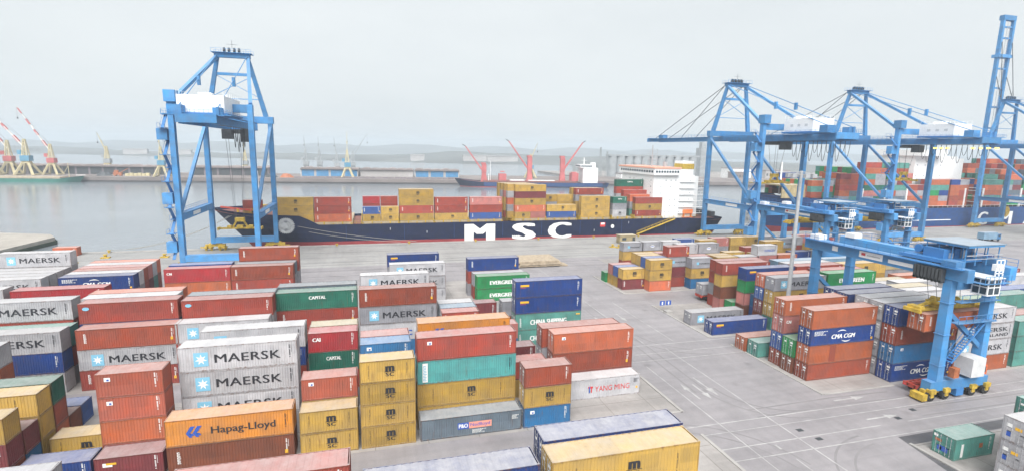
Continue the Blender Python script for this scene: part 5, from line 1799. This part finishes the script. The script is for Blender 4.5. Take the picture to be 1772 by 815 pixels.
# ------------------------------------------------------------------ BACKGROUND ACROSS THE BASIN
def pier_y(x, d):
    return 535.2 - .112 * x + d
M_YCR = paint('crane_cream', (.52, .45, .27), .6, .15, .2)
M_GCR = paint('crane_grey', (.30, .32, .33), .6, .15, .2)
M_RCR = paint('crane_red', (.46, .12, .12), .6, .15, .2)
M_BCAB = paint('crane_cabin_blue', (.10, .26, .38), .6, .12, .2)
def harbour_crane(x, y, h, label, body=None, cabin=None, jib=(.3, 1.0), jl=None, seg=None, wide=1.0):
    """level-luffing portal crane seen across the water; jib = direction (x, z)"""
    body = body or M_YCR; cabin = cabin or M_BCAB
    root = empty('harbour_crane', (x, y, 2.2), label, 'crane', 'old portal cranes across the basin')
    k = h / 38.0
    p = MB(); q = 5.2 * k * wide
    for sx in (-1, 1):
        for sy in (-1, 1):
            p.beam((sx * q, sy * q, 0), (sx * 1.7 * k, sy * 1.7 * k, 9 * k), 1.3 * k, 1.3 * k)
        p.beam((sx * q, -q, .7), (sx * q, q, .7), 1.0 * k)
    p.box(-2.2 * k, -2.2 * k, 8.6 * k, 2.2 * k, 2.2 * k, 10.2 * k)
    p.build('portal', body, root)
    MB().box(-2.6 * k, -2.8 * k, 10.25 * k, 2.9 * k, 2.8 * k, 14.2 * k).build('cabin', cabin, root)
    t = MB(); zt = 26 * k
    for sx in (-1, 1):
        for sy in (-1, 1):
            t.beam((sx * 1.6 * k, sy * 1.6 * k, 14.2 * k), (sx * .5 * k, sy * .5 * k, zt), .5 * k)
    for i in range(6):
        f = i / 6; g = (i + 1) / 6
        za, zb = 14.2 * k + (zt - 14.2 * k) * f, 14.2 * k + (zt - 14.2 * k) * g
        ra, rb = (1.6 - 1.1 * f) * k, (1.6 - 1.1 * g) * k
        for sy in (-1, 1):
            t.beam((-ra, sy * ra, za), (rb, sy * rb, zb), .25 * k); t.beam((ra, sy * ra, za), (-rb, sy * rb, zb), .25 * k)
    t.build('tower', body, root)
    jl = jl or 20 * k
    d = Vector((jib[0], 0, jib[1])).normalized()
    a = Vector((0, 0, 20 * k)); b = a + d * jl
    j = MB()
    for sy in (-.7, .7):
        j.beam(a + Vector((0, sy * k, 0)), b, .55 * k, .55 * k, .25 * k, .25 * k)
    e = b + Vector((d.x * 5 * k + .8 * k, 0, -1.6 * k)) if abs(d.x) > .2 else b + Vector((.6 * k, 0, 2.0 * k))
    j.beam(a + d * jl * .5, a + d * jl * .55 + Vector((0, 0, .8 * k)), .9 * k)
    jb = j.build('jib', seg or body, root)
    if seg is not None:
        for i in range(4):
            u = .12 + i * .24
            MB().beam(a + d * jl * u, a + d * jl * (u + .12), 1.5 * k * (1 - u * .5), 1.5 * k * (1 - u * .5)).build('jib_band', M_RCR, jb)
    s = MB().beam((0, 0, zt), b, .14 * k).beam((0, 0, zt), a + d * jl * .55, .16 * k)
    s.beam((-2.6 * k, 0, 15 * k), (0, 0, zt), .2 * k)
    s.build('stay', M_GCR, root)
    MB().box(-4.6 * k, -1.2 * k, 15 * k, -2.2 * k, 1.2 * k, 18 * k).build('counterweight', cabin, root)
    MB().beam(b, b + Vector((0, 0, -9 * k)), .1 * k).box(b.x - .4 * k, -.4 * k, b.z - 10.2 * k, b.x + .4 * k, .4 * k, b.z - 9 * k).build('hook_block', M_DARK, root)
    return root
harbour_crane(-188, 566, 41, 'yellow portal crane with blue cabin and upright jib, left of the boomless quay crane', None, None, (-.05, 1))
harbour_crane(-253.5, 620, 40, 'pale grey portal crane with its jib tilted left behind the long dark sheds', M_YCR, M_GCR, (-.34, 1))
harbour_crane(-127.4, 622, 38, 'yellow grey portal crane seen through the legs of the boomless quay crane', M_YCR, M_GCR, (-.06, 1))
harbour_crane(-65.2, 612, 40, 'left one of two slender grey portal cranes behind the blue-doored shed', M_GCR, M_GCR, (-.05, 1))
harbour_crane(-51.5, 616, 40, 'right one of two slender grey portal cranes behind the blue-doored shed', M_GCR, M_GCR, (-.03, 1))
harbour_crane(-32.5, 600, 36, 'thin grey portal crane between the slender pair and the yellow crane', M_GCR, M_GCR, (-.1, 1), 22)
harbour_crane(-20.0, 555, 41, 'yellow portal crane with a blue cabin before the blue-doored shed', M_YCR, M_BCAB, (.02, 1), 25)
harbour_crane(-16.0, 612, 38, 'faint grey portal crane with its jib slanting right behind the yellow one', M_GCR, M_GCR, (.62, 1), 30)
harbour_crane(175, 560, 39, 'grey yellow portal crane with a blue cabin behind the ship with red cranes', M_YCR, M_BCAB, (.42, 1), 20)
M_CRW = paint('crane_white', (.70, .66, .62), .6, .1, .2)
harbour_crane(-331, 583, 50, 'tallest cream and red portal crane at the left edge over the green ship', M_YCR, M_BCAB, (-.5, 1), 60, M_CRW, 1.1)
harbour_crane(-322, 596, 46, 'cream portal crane with red-banded jib leaning right at the left edge', M_YCR, M_RCR, (-.62, 1), 58, M_CRW, 1.0)
harbour_crane(-303, 585, 48, 'cream portal crane with red-banded jib over the middle of the green ship', M_YCR, M_BCAB, (-.72, 1), 54, M_CRW, 1.1)
harbour_crane(-287, 592, 42, 'smallest red-banded portal crane, right end of the group over the green ship', M_YCR, M_RCR, (-.55, 1), 46, M_CRW, 1.0)
# sheds on the pier: vaulted roofs, bays and doors
M_SHED = paint('shed_wall', (.20, .17, .18), .85, .2, .08)
M_SHEDP = paint('shed_wall_pale', (.40, .38, .37), .85, .12, .06)
M_ROOF = paint('shed_roof', (.24, .20, .19), .85, .25, .06)
M_DOORB = paint('shed_door_blue', (.06, .22, .42), .6, .15, .2)
def shed(x0, x1, d, h, label, wall, door, vaults, doors):
    xm = (x0 + x1) / 2
    root = empty('harbour_shed', (xm, pier_y(xm, d), 2.2), label, 'shed', 'sheds on the far pier', PA)
    hl = (x1 - x0) / 2
    MB().box(-hl, 0, 0, hl, 20, h).build('wall', wall, root)
    rf = MB(); n = vaults; bw = 2 * hl / n
    for k in range(n):
        P = []
        for i in range(9):
            a = math.pi * i / 8
            P.append((-hl + bw * (k + .5) - math.cos(a) * bw / 2, h + .05 + math.sin(a) * (1.0 + .5 * (k % 3 == 0))))
        for (xa, za), (xb, zb) in zip(P, P[1:]):
            rf.quad((xa, -1.6, za), (xb, -1.6, zb), (xb, 21, zb), (xa, 21, za))
        b = [(x, -1.6, z) for x, z in P]
        rf.quad(*b)
    rf.box(-hl - .5, -2.2, h - .55, hl + .5, -.02, h - .02)
    rf.build('roof', M_ROOF, root)
    for k in range(doors):
        w_ = 2 * hl / doors
        MB().box(-hl + w_ * k + w_ * .08, -.12, .2, -hl + w_ * (k + 1) - w_ * .08, -.01, h - 1.2).build('door', door, root)
    return root
shed(-420, -303, 42, 8.2, 'brown vaulted shed behind the red-banded portal cranes', M_SHED, M_DARK, 9, 8)
shed(-300, -193, 42, 8.2, 'long brown vaulted shed with dark doors beyond the green ship', M_SHED, M_DARK, 10, 9)
shed(-172, -99, 42, 8.2, 'brown shed with dark doors between the legs of the boomless crane', M_SHED, M_DARK, 7, 6)
shed(-68, -10, 42, 8.0, 'shed with four broad blue doors across the basin', M_SHEDP, M_DOORB, 6, 4)
shed(-8, 47, 42, 7.8, 'pale shed without doors right of the blue-doored one', M_SHEDP, M_SHEDP, 6, 5)
shed(48, 96, 42, 7.6, 'pale shed with blue doors partly behind the bow of the red-craned ship', M_SHEDP, M_DOORB, 5, 3)
# goods lying on the pier
rs = random.Random(9)
gp = [(-240, 'heap of dark coal on the far pier beyond the green ship', M_DARK), (-212, 'row of cream crates on the far pier under the shed', M_YCR), (-228, 'rusty machine standing on the pier before the brown shed', M_RUSTP),
      (-92, 'dark heap of scrap left of the blue-doored shed', M_DARK), (-78, 'rust brown cargo pile left of the blue-doored shed', M_RUSTP)]
for x, lab, mt in gp:
    mb = MB()
    if 'heap' in lab or 'pile' in lab:
        P = []
        for i in range(10):
            a = 2 * math.pi * i / 10
            P.append((math.cos(a) * (6 + 2 * rs.random()), math.sin(a) * 4))
        n = len(P)
        for i in range(n):
            b_ = (i + 1) % n
            q0, q1 = (P[i][0] * .5, P[i][1] * .5, 2.6 + .5 * (i % 3)), (P[b_][0] * .5, P[b_][1] * .5, 2.6 + .5 * (b_ % 3))
            mb.quad((*P[i], 0), (*P[b_], 0), q1, q0); mb.quad(q0, q1, (0, 0, 4.0))
        nm = 'cargo_heap'
    elif 'crates' in lab:
        for i in range(6):
            mb.box(i * 3.4 - 10, 0, 0, i * 3.4 - 7, 3, 2.4 + .5 * (i % 2))
        nm = 'crate_row'
    else:
        mb.box(-4, -1.5, 1, 3, 1.5, 3.4); mb.box(-3, -1.3, 3.42, 0, 1.3, 5.4); mb.tube((-2.5, -1.7, .8), (-2.5, 1.7, .8), .8, .8); mb.tube((2, -1.7, .8), (2, 1.7, .8), .8, .8); mb.beam((2, 0, 3.4), (8, 0, 7), .5)
        nm = 'yard_machine'
    tag(mb.build(nm, mt, None, (x, pier_y(x, 16), 2.2)), lab, nm.replace('_', ' '))
sb = MB()
for k in range(26):
    x = -70 + k * 6.0
    sb.box(x, pier_y(x, 9), 2.2, x + 5.0, pier_y(x, 13), 3.1 + .6 * rs.random())
tag(sb.build('stacked_bundles', M_SHED), 'low dark bundles of goods laid along the far pier edge', 'goods', None, 'stuff')
# grain silos on the right
sl = empty('grain_silo', (0, 0, 0), 'long grey battery of grain silos behind the white ship superstructure', 'silo')
for k in range(11):
    x = 300 + k * 11.6
    MB().tube((x, 612, 0), (x, 612, 27.5), 5.9, 5.9, 20).build('bin', M_GCR, sl)
MB().box(293, 607, 27.6, 424, 617, 29.6).build('conveyor_gallery', M_GCR, sl)
tw = MB().box(446, 636, 0, 458, 648, 40).box(449, 639, 40.02, 456, 646, 48)
tw.beam((450, 640, 48), (450, 640, 58), .5).beam((455, 645, 48), (455, 645, 55), .5)
tag(tw.build('elevator_tower', M_GCR), 'tall grey elevator tower behind the first boom of the right-hand cranes', 'tower')
for x, h, lab in ((278, 38, 'taller of two thin grey mast towers left of the silos'), (287, 33, 'shorter of two thin grey mast towers left of the silos')):
    mb = MB()
    for sx in (-1, 1):
        for sy in (-1, 1):
            mb.beam((sx * 1.6, sy * 1.6, 0), (sx * .5, sy * .5, h), .4)
    for i in range(9):
        a, b = h * i / 9, h * (i + 1) / 9
        mb.beam((-1.6 + 1.1 * i / 9, -1.5, a), (1.6 - 1.1 * (i + 1) / 9, -1.5, b), .3)
    tag(mb.build('mast_tower', M_GCR, None, (x, 600, 0)), lab, 'tower')
struct('right_quay', MB().box(262, 590, -4, 900, 800, 0.5), paint('pier_stone2', (.26, .235, .22), .9, .25, .03))
struct('right_quay_front', MB().prism([(236, pier_y(236, 0)), (900, 455), (900, 620), (262, 620)], -4, .4), MATS['pier_stone2'])
for i, (x, y, a, b, h, mt, lab) in enumerate(((300, 560, 26, 14, 7, M_SHIPW, 'low white building left of the silos across the basin'), 
        (484, 600, 34, 18, 13, M_SHIPW, 'white warehouse between the legs of the first right-hand crane'), (462, 570, 20, 14, 9, M_ROOF, 'brown store right of the elevator tower'), (536, 590, 40, 18, 11, M_SHEDP, 'pale warehouse behind the bow of the blue-hulled ship'))):
    bt_ = empty('harbour_building', (x, y, .45), lab, 'building', 'buildings on the far right quay')
    MB().box(-a / 2, 0, 0, a / 2, b, h).build('wall', mt, bt_)
    MB().prism([(-a / 2 - .5, -.5), (a / 2 + .5, -.5), (a / 2 + .5, b + .5), (-a / 2 - .5, b + .5)], h + .02, h + .6).build('roof', M_ROOF, bt_)
    for k in range(int(a / 5)):
        pane('window', M_DARK, bt_, -a / 2 + 1.5 + k * 5, -.06, h * .35, -a / 2 + 4 + k * 5, -.01, h * .65)
# white buildings strung along the low coast
for i, (x, y, a, h, lab) in enumerate(((-640, 1735, 60, 9, 'long white building low on the far coast, leftmost'), (-520, 1690, 70, 9, 'long white building low on the far coast, near the yellow crane tip'), (260, 1300, 60, 10, 'white shed on the far coast left of the red ship cranes'), (120, 1330, 34, 9, 'small white shed on the far coast above the pale sheds'), (330, 1290, 80, 9, 'grey white works on the far coast behind the middle red ship crane'))):
    hb = empty('coast_building', (x, y, 6), lab, 'building', 'buildings on the far coast')
    MB().box(-a / 2, 0, -6, a / 2, 14, h).build('wall', M_SHEDP, hb)
    MB().prism([(-a / 2 - 1, -1), (a / 2 + 1, -1), (a / 2 + 1, 15), (-a / 2 - 1, 15)], h + .02, h + 1.5).build('roof', M_SHEDP, hb)

# --- dark-hulled ship with three red deck cranes
s3 = empty('bulk_ship', (0, 0, 0), 'dark blue ship with three red deck cranes across the basin', 'ship')
def dk3(s):
    return 7.2 - 3.0 * min(1, s / .16) if s < .2 else 4.2
ship_hull('hull', s3, 0, 150, 0, 20, lambda s: .2 - 1.2 * s, lambda s: dk3(s), M_HULLD, .14, 8, (-6, 5), 40, .6, 4)
ship_hull('hull_band', s3, 24, 126, 0, 20.2, lambda s: .4, lambda s: 4.0, M_HULLB, .02, 0, (-6, 5), 20, None, 2)
ship_hull('boot_topping', s3, 0, 150, 0, 20, lambda s: -4, lambda s: .2 - 1.2 * s, M_BOOT, .14, 8, (-6, 5), 40, None, 3)
MB().box(26, -8, 4.0, 118, 8, 5.6).build('hatch_cover', M_DECK, s3)
MB().box(52, -8.1, 5.62, 66, -2, 6.4).box(70, -8.1, 5.62, 96, -3, 6.2).build('deck_cargo', M_SHIPW, s3)
for x, dx in ((27, -.72), (72, -.70), (105, .66)):
    big = x > 30
    ped = MB().beam((x, 0, 4), (x, 0, 13 if not big else 15), 6.0, 5.0, 3.8, 3.6)
    ped.box(x - 2.2, -2.2, 15 if big else 13, x + 2.2, 2.2, 28 if big else 21)
    ped.box(x - 2.8, -2.4, 28.02 if big else 21.02, x + 1.6, 2.4, 30 if big else 22.5)
    po = ped.build('crane_pedestal', M_RCR, s3)
    a = Vector((x + (1.6 if dx > 0 else -1.6), 0, 17 if big else 15)); ln = 34 if big else 28
    b = a + Vector((dx * ln * .82, 0, ln * .82 if not big else ln * .78))
    jb = MB()
    for sy in (-.8, .8):
        jb.beam(a + Vector((0, sy, 0)), b + Vector((0, sy * .4, 0)), 1.5, 1.4, .9, .9)
    for i in range(8):
        jb.beam(a.lerp(b, i / 8) + Vector((0, -.8, 0)), a.lerp(b, (i + 1) / 8) + Vector((0, .7, 0)), .25)
    jo = jb.build('crane_jib', M_RCR, po)
    MB().beam(b, b + Vector((dx * 4, 0, 1.5)), .7).build('jib_tip', M_DARK, jo)
for x in (45, 117):
    MB().box(x - 3.4, -5, 5.62, x + 3.4, 5, 13.5 if x > 100 else 12).box(x - 2, -3, 13.52, x + 2, 3, 14.4).build('deck_store', M_RCR, s3)
dh = MB().box(124, -9, 4, 139, 9, 19).box(121, -9.6, 19.02, 133, 9.6, 22)
dho = dh.build('deckhouse', M_SHIPW, s3)
MB().box(120.95, -9, 20, 120.99, 9, 21.2).box(121.5, -9.65, 20, 132.5, -9.61, 21.2).build('bridge_window', M_GLASS, dho)
MB().tube((127, 0, 22), (127, 0, 29), .5, .3, 8).beam((124, 0, 26), (130, 0, 26), .25).build('mast', M_SHIPW, s3)
MB().box(134, -3, 19.02, 138, 3, 24).build('funnel', M_SHIPW, s3)
MB().tube((33, -3, 4.5), (33, -3, 24), .3, .2, 6).build('signal_mast', M_SHIPW, s3)
MB().tube((31, -7, 4), (31, -7, 12), .4, .25, 6).build('signal_mast', M_SHIPW, s3)
s3.location = (82, 503, -2.0); s3.rotation_euler = (0, 0, math.atan2(-18.5, 143))
# --- green ship at the far left
s4 = empty('coaster_ship', (0, 0, 0), 'green-hulled ship moored at the far pier, far left', 'ship')
ship_hull('hull', s4, 0, 120, 0, 15, lambda s: -.6, lambda s: 5.4 - 2.4 * min(1, s / .14) if s < .25 else 3.0, M_HULLG, .16, 7, (-6, 5), 40, .5, 4)
ship_hull('boot_topping', s4, 0, 120, 0, 15, lambda s: -4, lambda s: -.6, M_BOOT, .16, 7, (-6, 5), 40, None, 3)
MB().box(16, -6, 3.0, 100, 6, 4.6).build('hatch_cover', M_HATCH, s4)
MB().tube((12, 0, 4), (12, 0, 17), .35, .2, 6).beam((12, 0, 14), (17, 0, 6), .25).build('foremast', M_YCR, s4)
MB().box(101, -7, 2.5, 114, 7, 13).box(99, -7.2, 13.02, 108, 7.2, 15.6).build('deckhouse', M_SHIPW, s4)
MB().beam((-1, -.3, 6.0), (10, -6, 5.6), .2, .5).build('bulwark_top', M_SHIPW, s4)
s4.location = (-247.5, 558, -2.2); s4.rotation_euler = (0, 0, math.pi - .11)

# ------------------------------------------------------------------ YARD PROPS
lpz = 30.8
lp_ = empty('lamp_post', (75.0, 77.0, 0), 'tall grey floodlight post rising behind the orange brown containers', 'lamp post')
MB().tube((0, 0, 0), (0, 0, lpz), .44, .26, 12).build('post', M_STEEL, lp_)
MB().box(-.9, -.9, 0, .9, .9, .5).build('base_plate', M_CONC, lp_)
cb = MB()
for k in range(12):
    a, b = 2 * math.pi * k / 12, 2 * math.pi * (k + 1) / 12
    cb.beam((1.5 * math.cos(a), 1.5 * math.sin(a), lpz - .6), (1.5 * math.cos(b), 1.5 * math.sin(b), lpz - .6), .14)
for k in range(4):
    a = k * math.pi / 2 + .4
    cb.beam((0, 0, lpz - .2), (1.9 * math.cos(a), 1.9 * math.sin(a), lpz - .3), .14)
cb.build('lamp_ring', M_STEEL, lp_)
for k in range(6):
    a = k * math.pi / 3 + .2
    MB().box(2.0 * math.cos(a) - .45, 2.0 * math.sin(a) - .3, lpz - 1.2, 2.0 * math.cos(a) + .45, 2.0 * math.sin(a) + .3, lpz - .5).build('floodlight', M_STEEL, lp_)
# skeletal trailer and tractor under the gantry
def trailer(x, y, label, ln=12.2):
    t = empty('container_trailer', (x, y, 0), label, 'trailer')
    f = MB()
    for yy in (-.5, .5):
        f.box(0, yy - .09, .95, ln, yy + .09, 1.35)
    for k in range(6):
        f.box(.1 + k * (ln - .5) / 5, -1.2, 1.1, .4 + k * (ln - .5) / 5, 1.2, 1.33)
    f.box(0, -1.22, .85, .25, 1.22, 1.4)
    for yy in (-1.15, 1.15):
        f.box(.2, yy - .06, 1.1, ln, yy + .06, 1.3)
    f.build('chassis', M_CHASSIS, t)
    for xx in (1.6, 2.9, 4.2):
        for yy in (-1.0, 1.0):
            MB().tube((xx, yy - .26, .52), (xx, yy + .26, .52), .52, .52, 16).build('wheel', M_TYRE, t)
    MB().box(ln - 3.4, -.7, 0.02, ln - 3.2, -.5, .95).box(ln - 3.4, .5, .02, ln - 3.2, .7, .95).build('landing_leg', M_DARK, t)
    MB().box(-.04, -1.1, .9, -.005, -.75, 1.15).box(-.04, .75, .9, -.005, 1.1, 1.15).build('tail_lamp', M_REDL, t)
    return t
trailer(74.9, 52.9, 'empty red skeletal trailer parked under the gantry beside the navy containers', 9.6)
tt = empty('yard_tractor', (84.6, 53.6, 0), 'orange red yard tractor just behind the right gantry leg', 'tractor')
MB().box(0, -.55, .6, 4.6, .55, 1.05).build('chassis', M_DARK, tt)
MB().prism([(2.3, -1.15), (4.5, -1.15), (4.5, .25), (2.3, .25)], 1.06, 3.1).build('cab', paint('tractor_orange', (.62, .13, .04), .5, .12), tt)
MB().box(4.51, -1.0, 2.0, 4.54, .1, 2.9).box(2.6, -1.19, 2.0, 4.2, -1.16, 2.9).build('cab_window', M_GLASS, tt)
for xx in (.9, 3.7):
    for yy in (-.95, .95):
        MB().tube((xx, yy - .25, .5), (xx, yy + .25, .5), .5, .5, 16).build('wheel', M_TYRE, tt)
# trailer with container in the cross lane
trailer(73.2, 101.4, 'red trailer with a pale grey container aboard in the lane between blocks', 12.2)
container('grey', '', 12.19, 2.59, 73.3, 100.2, 1.42, 'pale grey container riding on the red trailer in the cross lane', None, True, True, 'plain')
# orange box at the water's edge, hatch covers, cabin, sign, signs
container('salmon', 'logo', 6.06, 2.59, -90.6, 181.6, .01, 'lone orange container on the quay edge by the boomless crane, white logo', None, True, False)
hp = empty('hatch_cover_pile', (47.6, 145.6, 0), 'flat pile of weathered tan hatch covers lying on the quay apron', 'hatch covers')
for k, (dx, dy) in enumerate(((0, 0), (.4, -.25), (-.25, .1))):
    f = MB().box(-6.4 + dx, -4.6 + dy, .25 + k * .56, 6.4 + dx, 4.6 + dy, .72 + k * .56)
    for q in range(7):
        f.box(-6.45 + dx + q * 2.05, -4.66 + dy, .18 + k * .56, -6.2 + dx + q * 2.05, 4.66 + dy, .25 + k * .56)
    f.build('hatch_cover', M_TIMBER, hp)
tag(MB().box(50, 142, .01, 55, 143, .2).box(54, 141.2, .01, 56.4, 144.6, .35).build('loose_timber', M_TIMBER), 'loose boards at the right foot of the hatch cover pile', 'boards')
ck = empty('checker_cabin', (92.0, 173.2, 0), 'cream cabin on the quay beside the end of the white ship letters', 'cabin')
MB().box(-3.2, -1.4, .2, 3.2, 1.4, 3.0).build('wall', BOX['cream'], ck)
MB().box(-3.4, -1.6, 3.02, 3.4, 1.6, 3.25).build('roof', BOX['cream'], ck)
MB().box(2.0, -1.44, .3, 3.0, -1.41, 2.4).build('door', M_DARK, ck)
MB().box(-2.2, -1.44, 1.4, -.6, -1.41, 2.3).build('window', M_GLASS, ck)
for i, (x, y, lab) in enumerate(((83.4, 166.5, 'yellow quay bollard left one of two in front of the cream cabin'), (85.2, 165.2, 'yellow quay bollard right one of two in front of the cream cabin'), (-75.5, 177, 'yellow bollard on the apron between the orange container and the boomless crane'), (-80.5, 170, 'yellow bollard on the apron nearest the red container roofs'), (-59.5, 175, 'yellow bollard close to the left leg of the boomless crane'))):
    b = empty('bollard', (x, y, .005), lab, 'bollard', 'yellow bollards on the apron')
    MB().box(-1.1, -.7, 0, 1.1, .7, .3).build('base', M_YMACH, b)
    MB().tube((0, 0, .3), (0, 0, .85), .4, .34, 12).tube((0, 0, .86), (0, 0, 1.1), .58, .5, 12).build('post', M_YMACH, b)
MBL = ('yellow mooring bollard by the orange container where two ropes end', 'yellow mooring bollard just right of the boomless crane', 'yellow mooring bollard where the bow ropes of the black ship end', 'yellow mooring bollard under the first giant white letter',
       'yellow mooring bollard between the second and third giant white letters', 'yellow mooring bollard just left of the cream cabin', 'yellow mooring bollard at the foot of the yellow gangway')
for i, x in enumerate((-78, -11, 13.4, 37.5, 61.8, 84.5, 104.0)):
    b = empty('mooring_bollard', (x, QY - 1.25, .222), MBL[i], 'bollard', 'mooring bollards on the quay edge')
    b.location.z = .005
    MB().tube((0, 0, 0), (0, 0, .55), .32, .28, 10).tube((0, 0, .56), (0, 0, .8), .5, .42, 10).build('post', M_YMACH, b)
sg = empty('road_sign', (61.0, 95.6, 0), 'small blue road sign pair at the corner of the concrete pad', 'sign')
for dx in (-.75, .75):
    MB().tube((dx, 0, 0), (dx, 0, 2.0), .05, .05, 6).build('post', M_STEEL, sg)
    MB().box(dx - .6, -.04, 1.3, dx + .6, .0, 2.3).build('panel', M_BLUEL, sg)
    MB().box(dx - .15, -.06, 1.45, dx + .15, -.045, 2.1).build('white_mark', M_WHITE, sg)
tag(MB().box(60.2, 93.5, .0, 61.6, 95.0, .5).build('concrete_block', M_CONC), 'small concrete block at the foot of the blue road sign', 'concrete block')
lo = empty('delivery_truck', (246.0, 152.0, 0), 'pale blue box truck on the apron before the raised-boom crane', 'truck')
MB().box(-5, -1.25, 1.0, 2.6, 1.25, 3.7).build('cargo_body', BOX['ltblue'], lo)
MB().prism([(2.7, -1.2), (4.8, -1.2), (4.8, 1.2), (2.7, 1.2)], .7, 3.0).build('cab', BOX['blue'], lo)
MB().box(4.81, -1.0, 1.8, 4.84, 1.0, 2.8).box(3.2, -1.23, 1.8, 4.4, -1.21, 2.7).build('cab_window', M_GLASS, lo)
for xx in (-3.6, -2.4, 3.6):
    for yy in (-1.05, 1.05):
        MB().tube((xx, yy - .2, .5), (xx, yy + .2, .5), .5, .5, 14).build('wheel', M_TYRE, lo)
gb = empty('grab_bucket', (213.0, 166.5, 0), 'dark open grab bucket lying on the apron before the blue-hulled ship', 'grab bucket')
MB().beam((-4, 0, .6), (0, 0, 4.5), .8, 1.6).beam((0, 0, 4.5), (4, 0, 3.2), .9, 1.6).beam((4, 0, 3.2), (8.5, 0, .5), 1.0, 1.4).build('arm', M_DARK, gb)
MB().box(-5.5, -1.2, .02, 1.5, 1.2, .6).build('base', M_DARK, gb)

# ------------------------------------------------------------------ AIR
hz = MB().box(-4950, -155, -7.2, 5450, 5200, 103.5).build('haze', None)
hz.data.materials.clear()
hm = bpy.data.materials.new('harbour_haze'); hm.use_nodes = True
hn = hm.node_tree; hn.nodes.clear()
ho = hn.nodes.new('ShaderNodeOutputMaterial'); hv = hn.nodes.new('ShaderNodeVolumePrincipled')
HAZE_D, HAZE_C = 0.00035, (.66, .73, .79, 1)
hv.inputs['Density'].default_value = HAZE_D
hv.inputs['Color'].default_value = HAZE_C
hv.inputs['Anisotropy'].default_value = 0.0
hn.links.new(hv.outputs['Volume'], ho.inputs['Volume'])
hz.data.materials.append(hm)
tag(hz, kind='stuff')
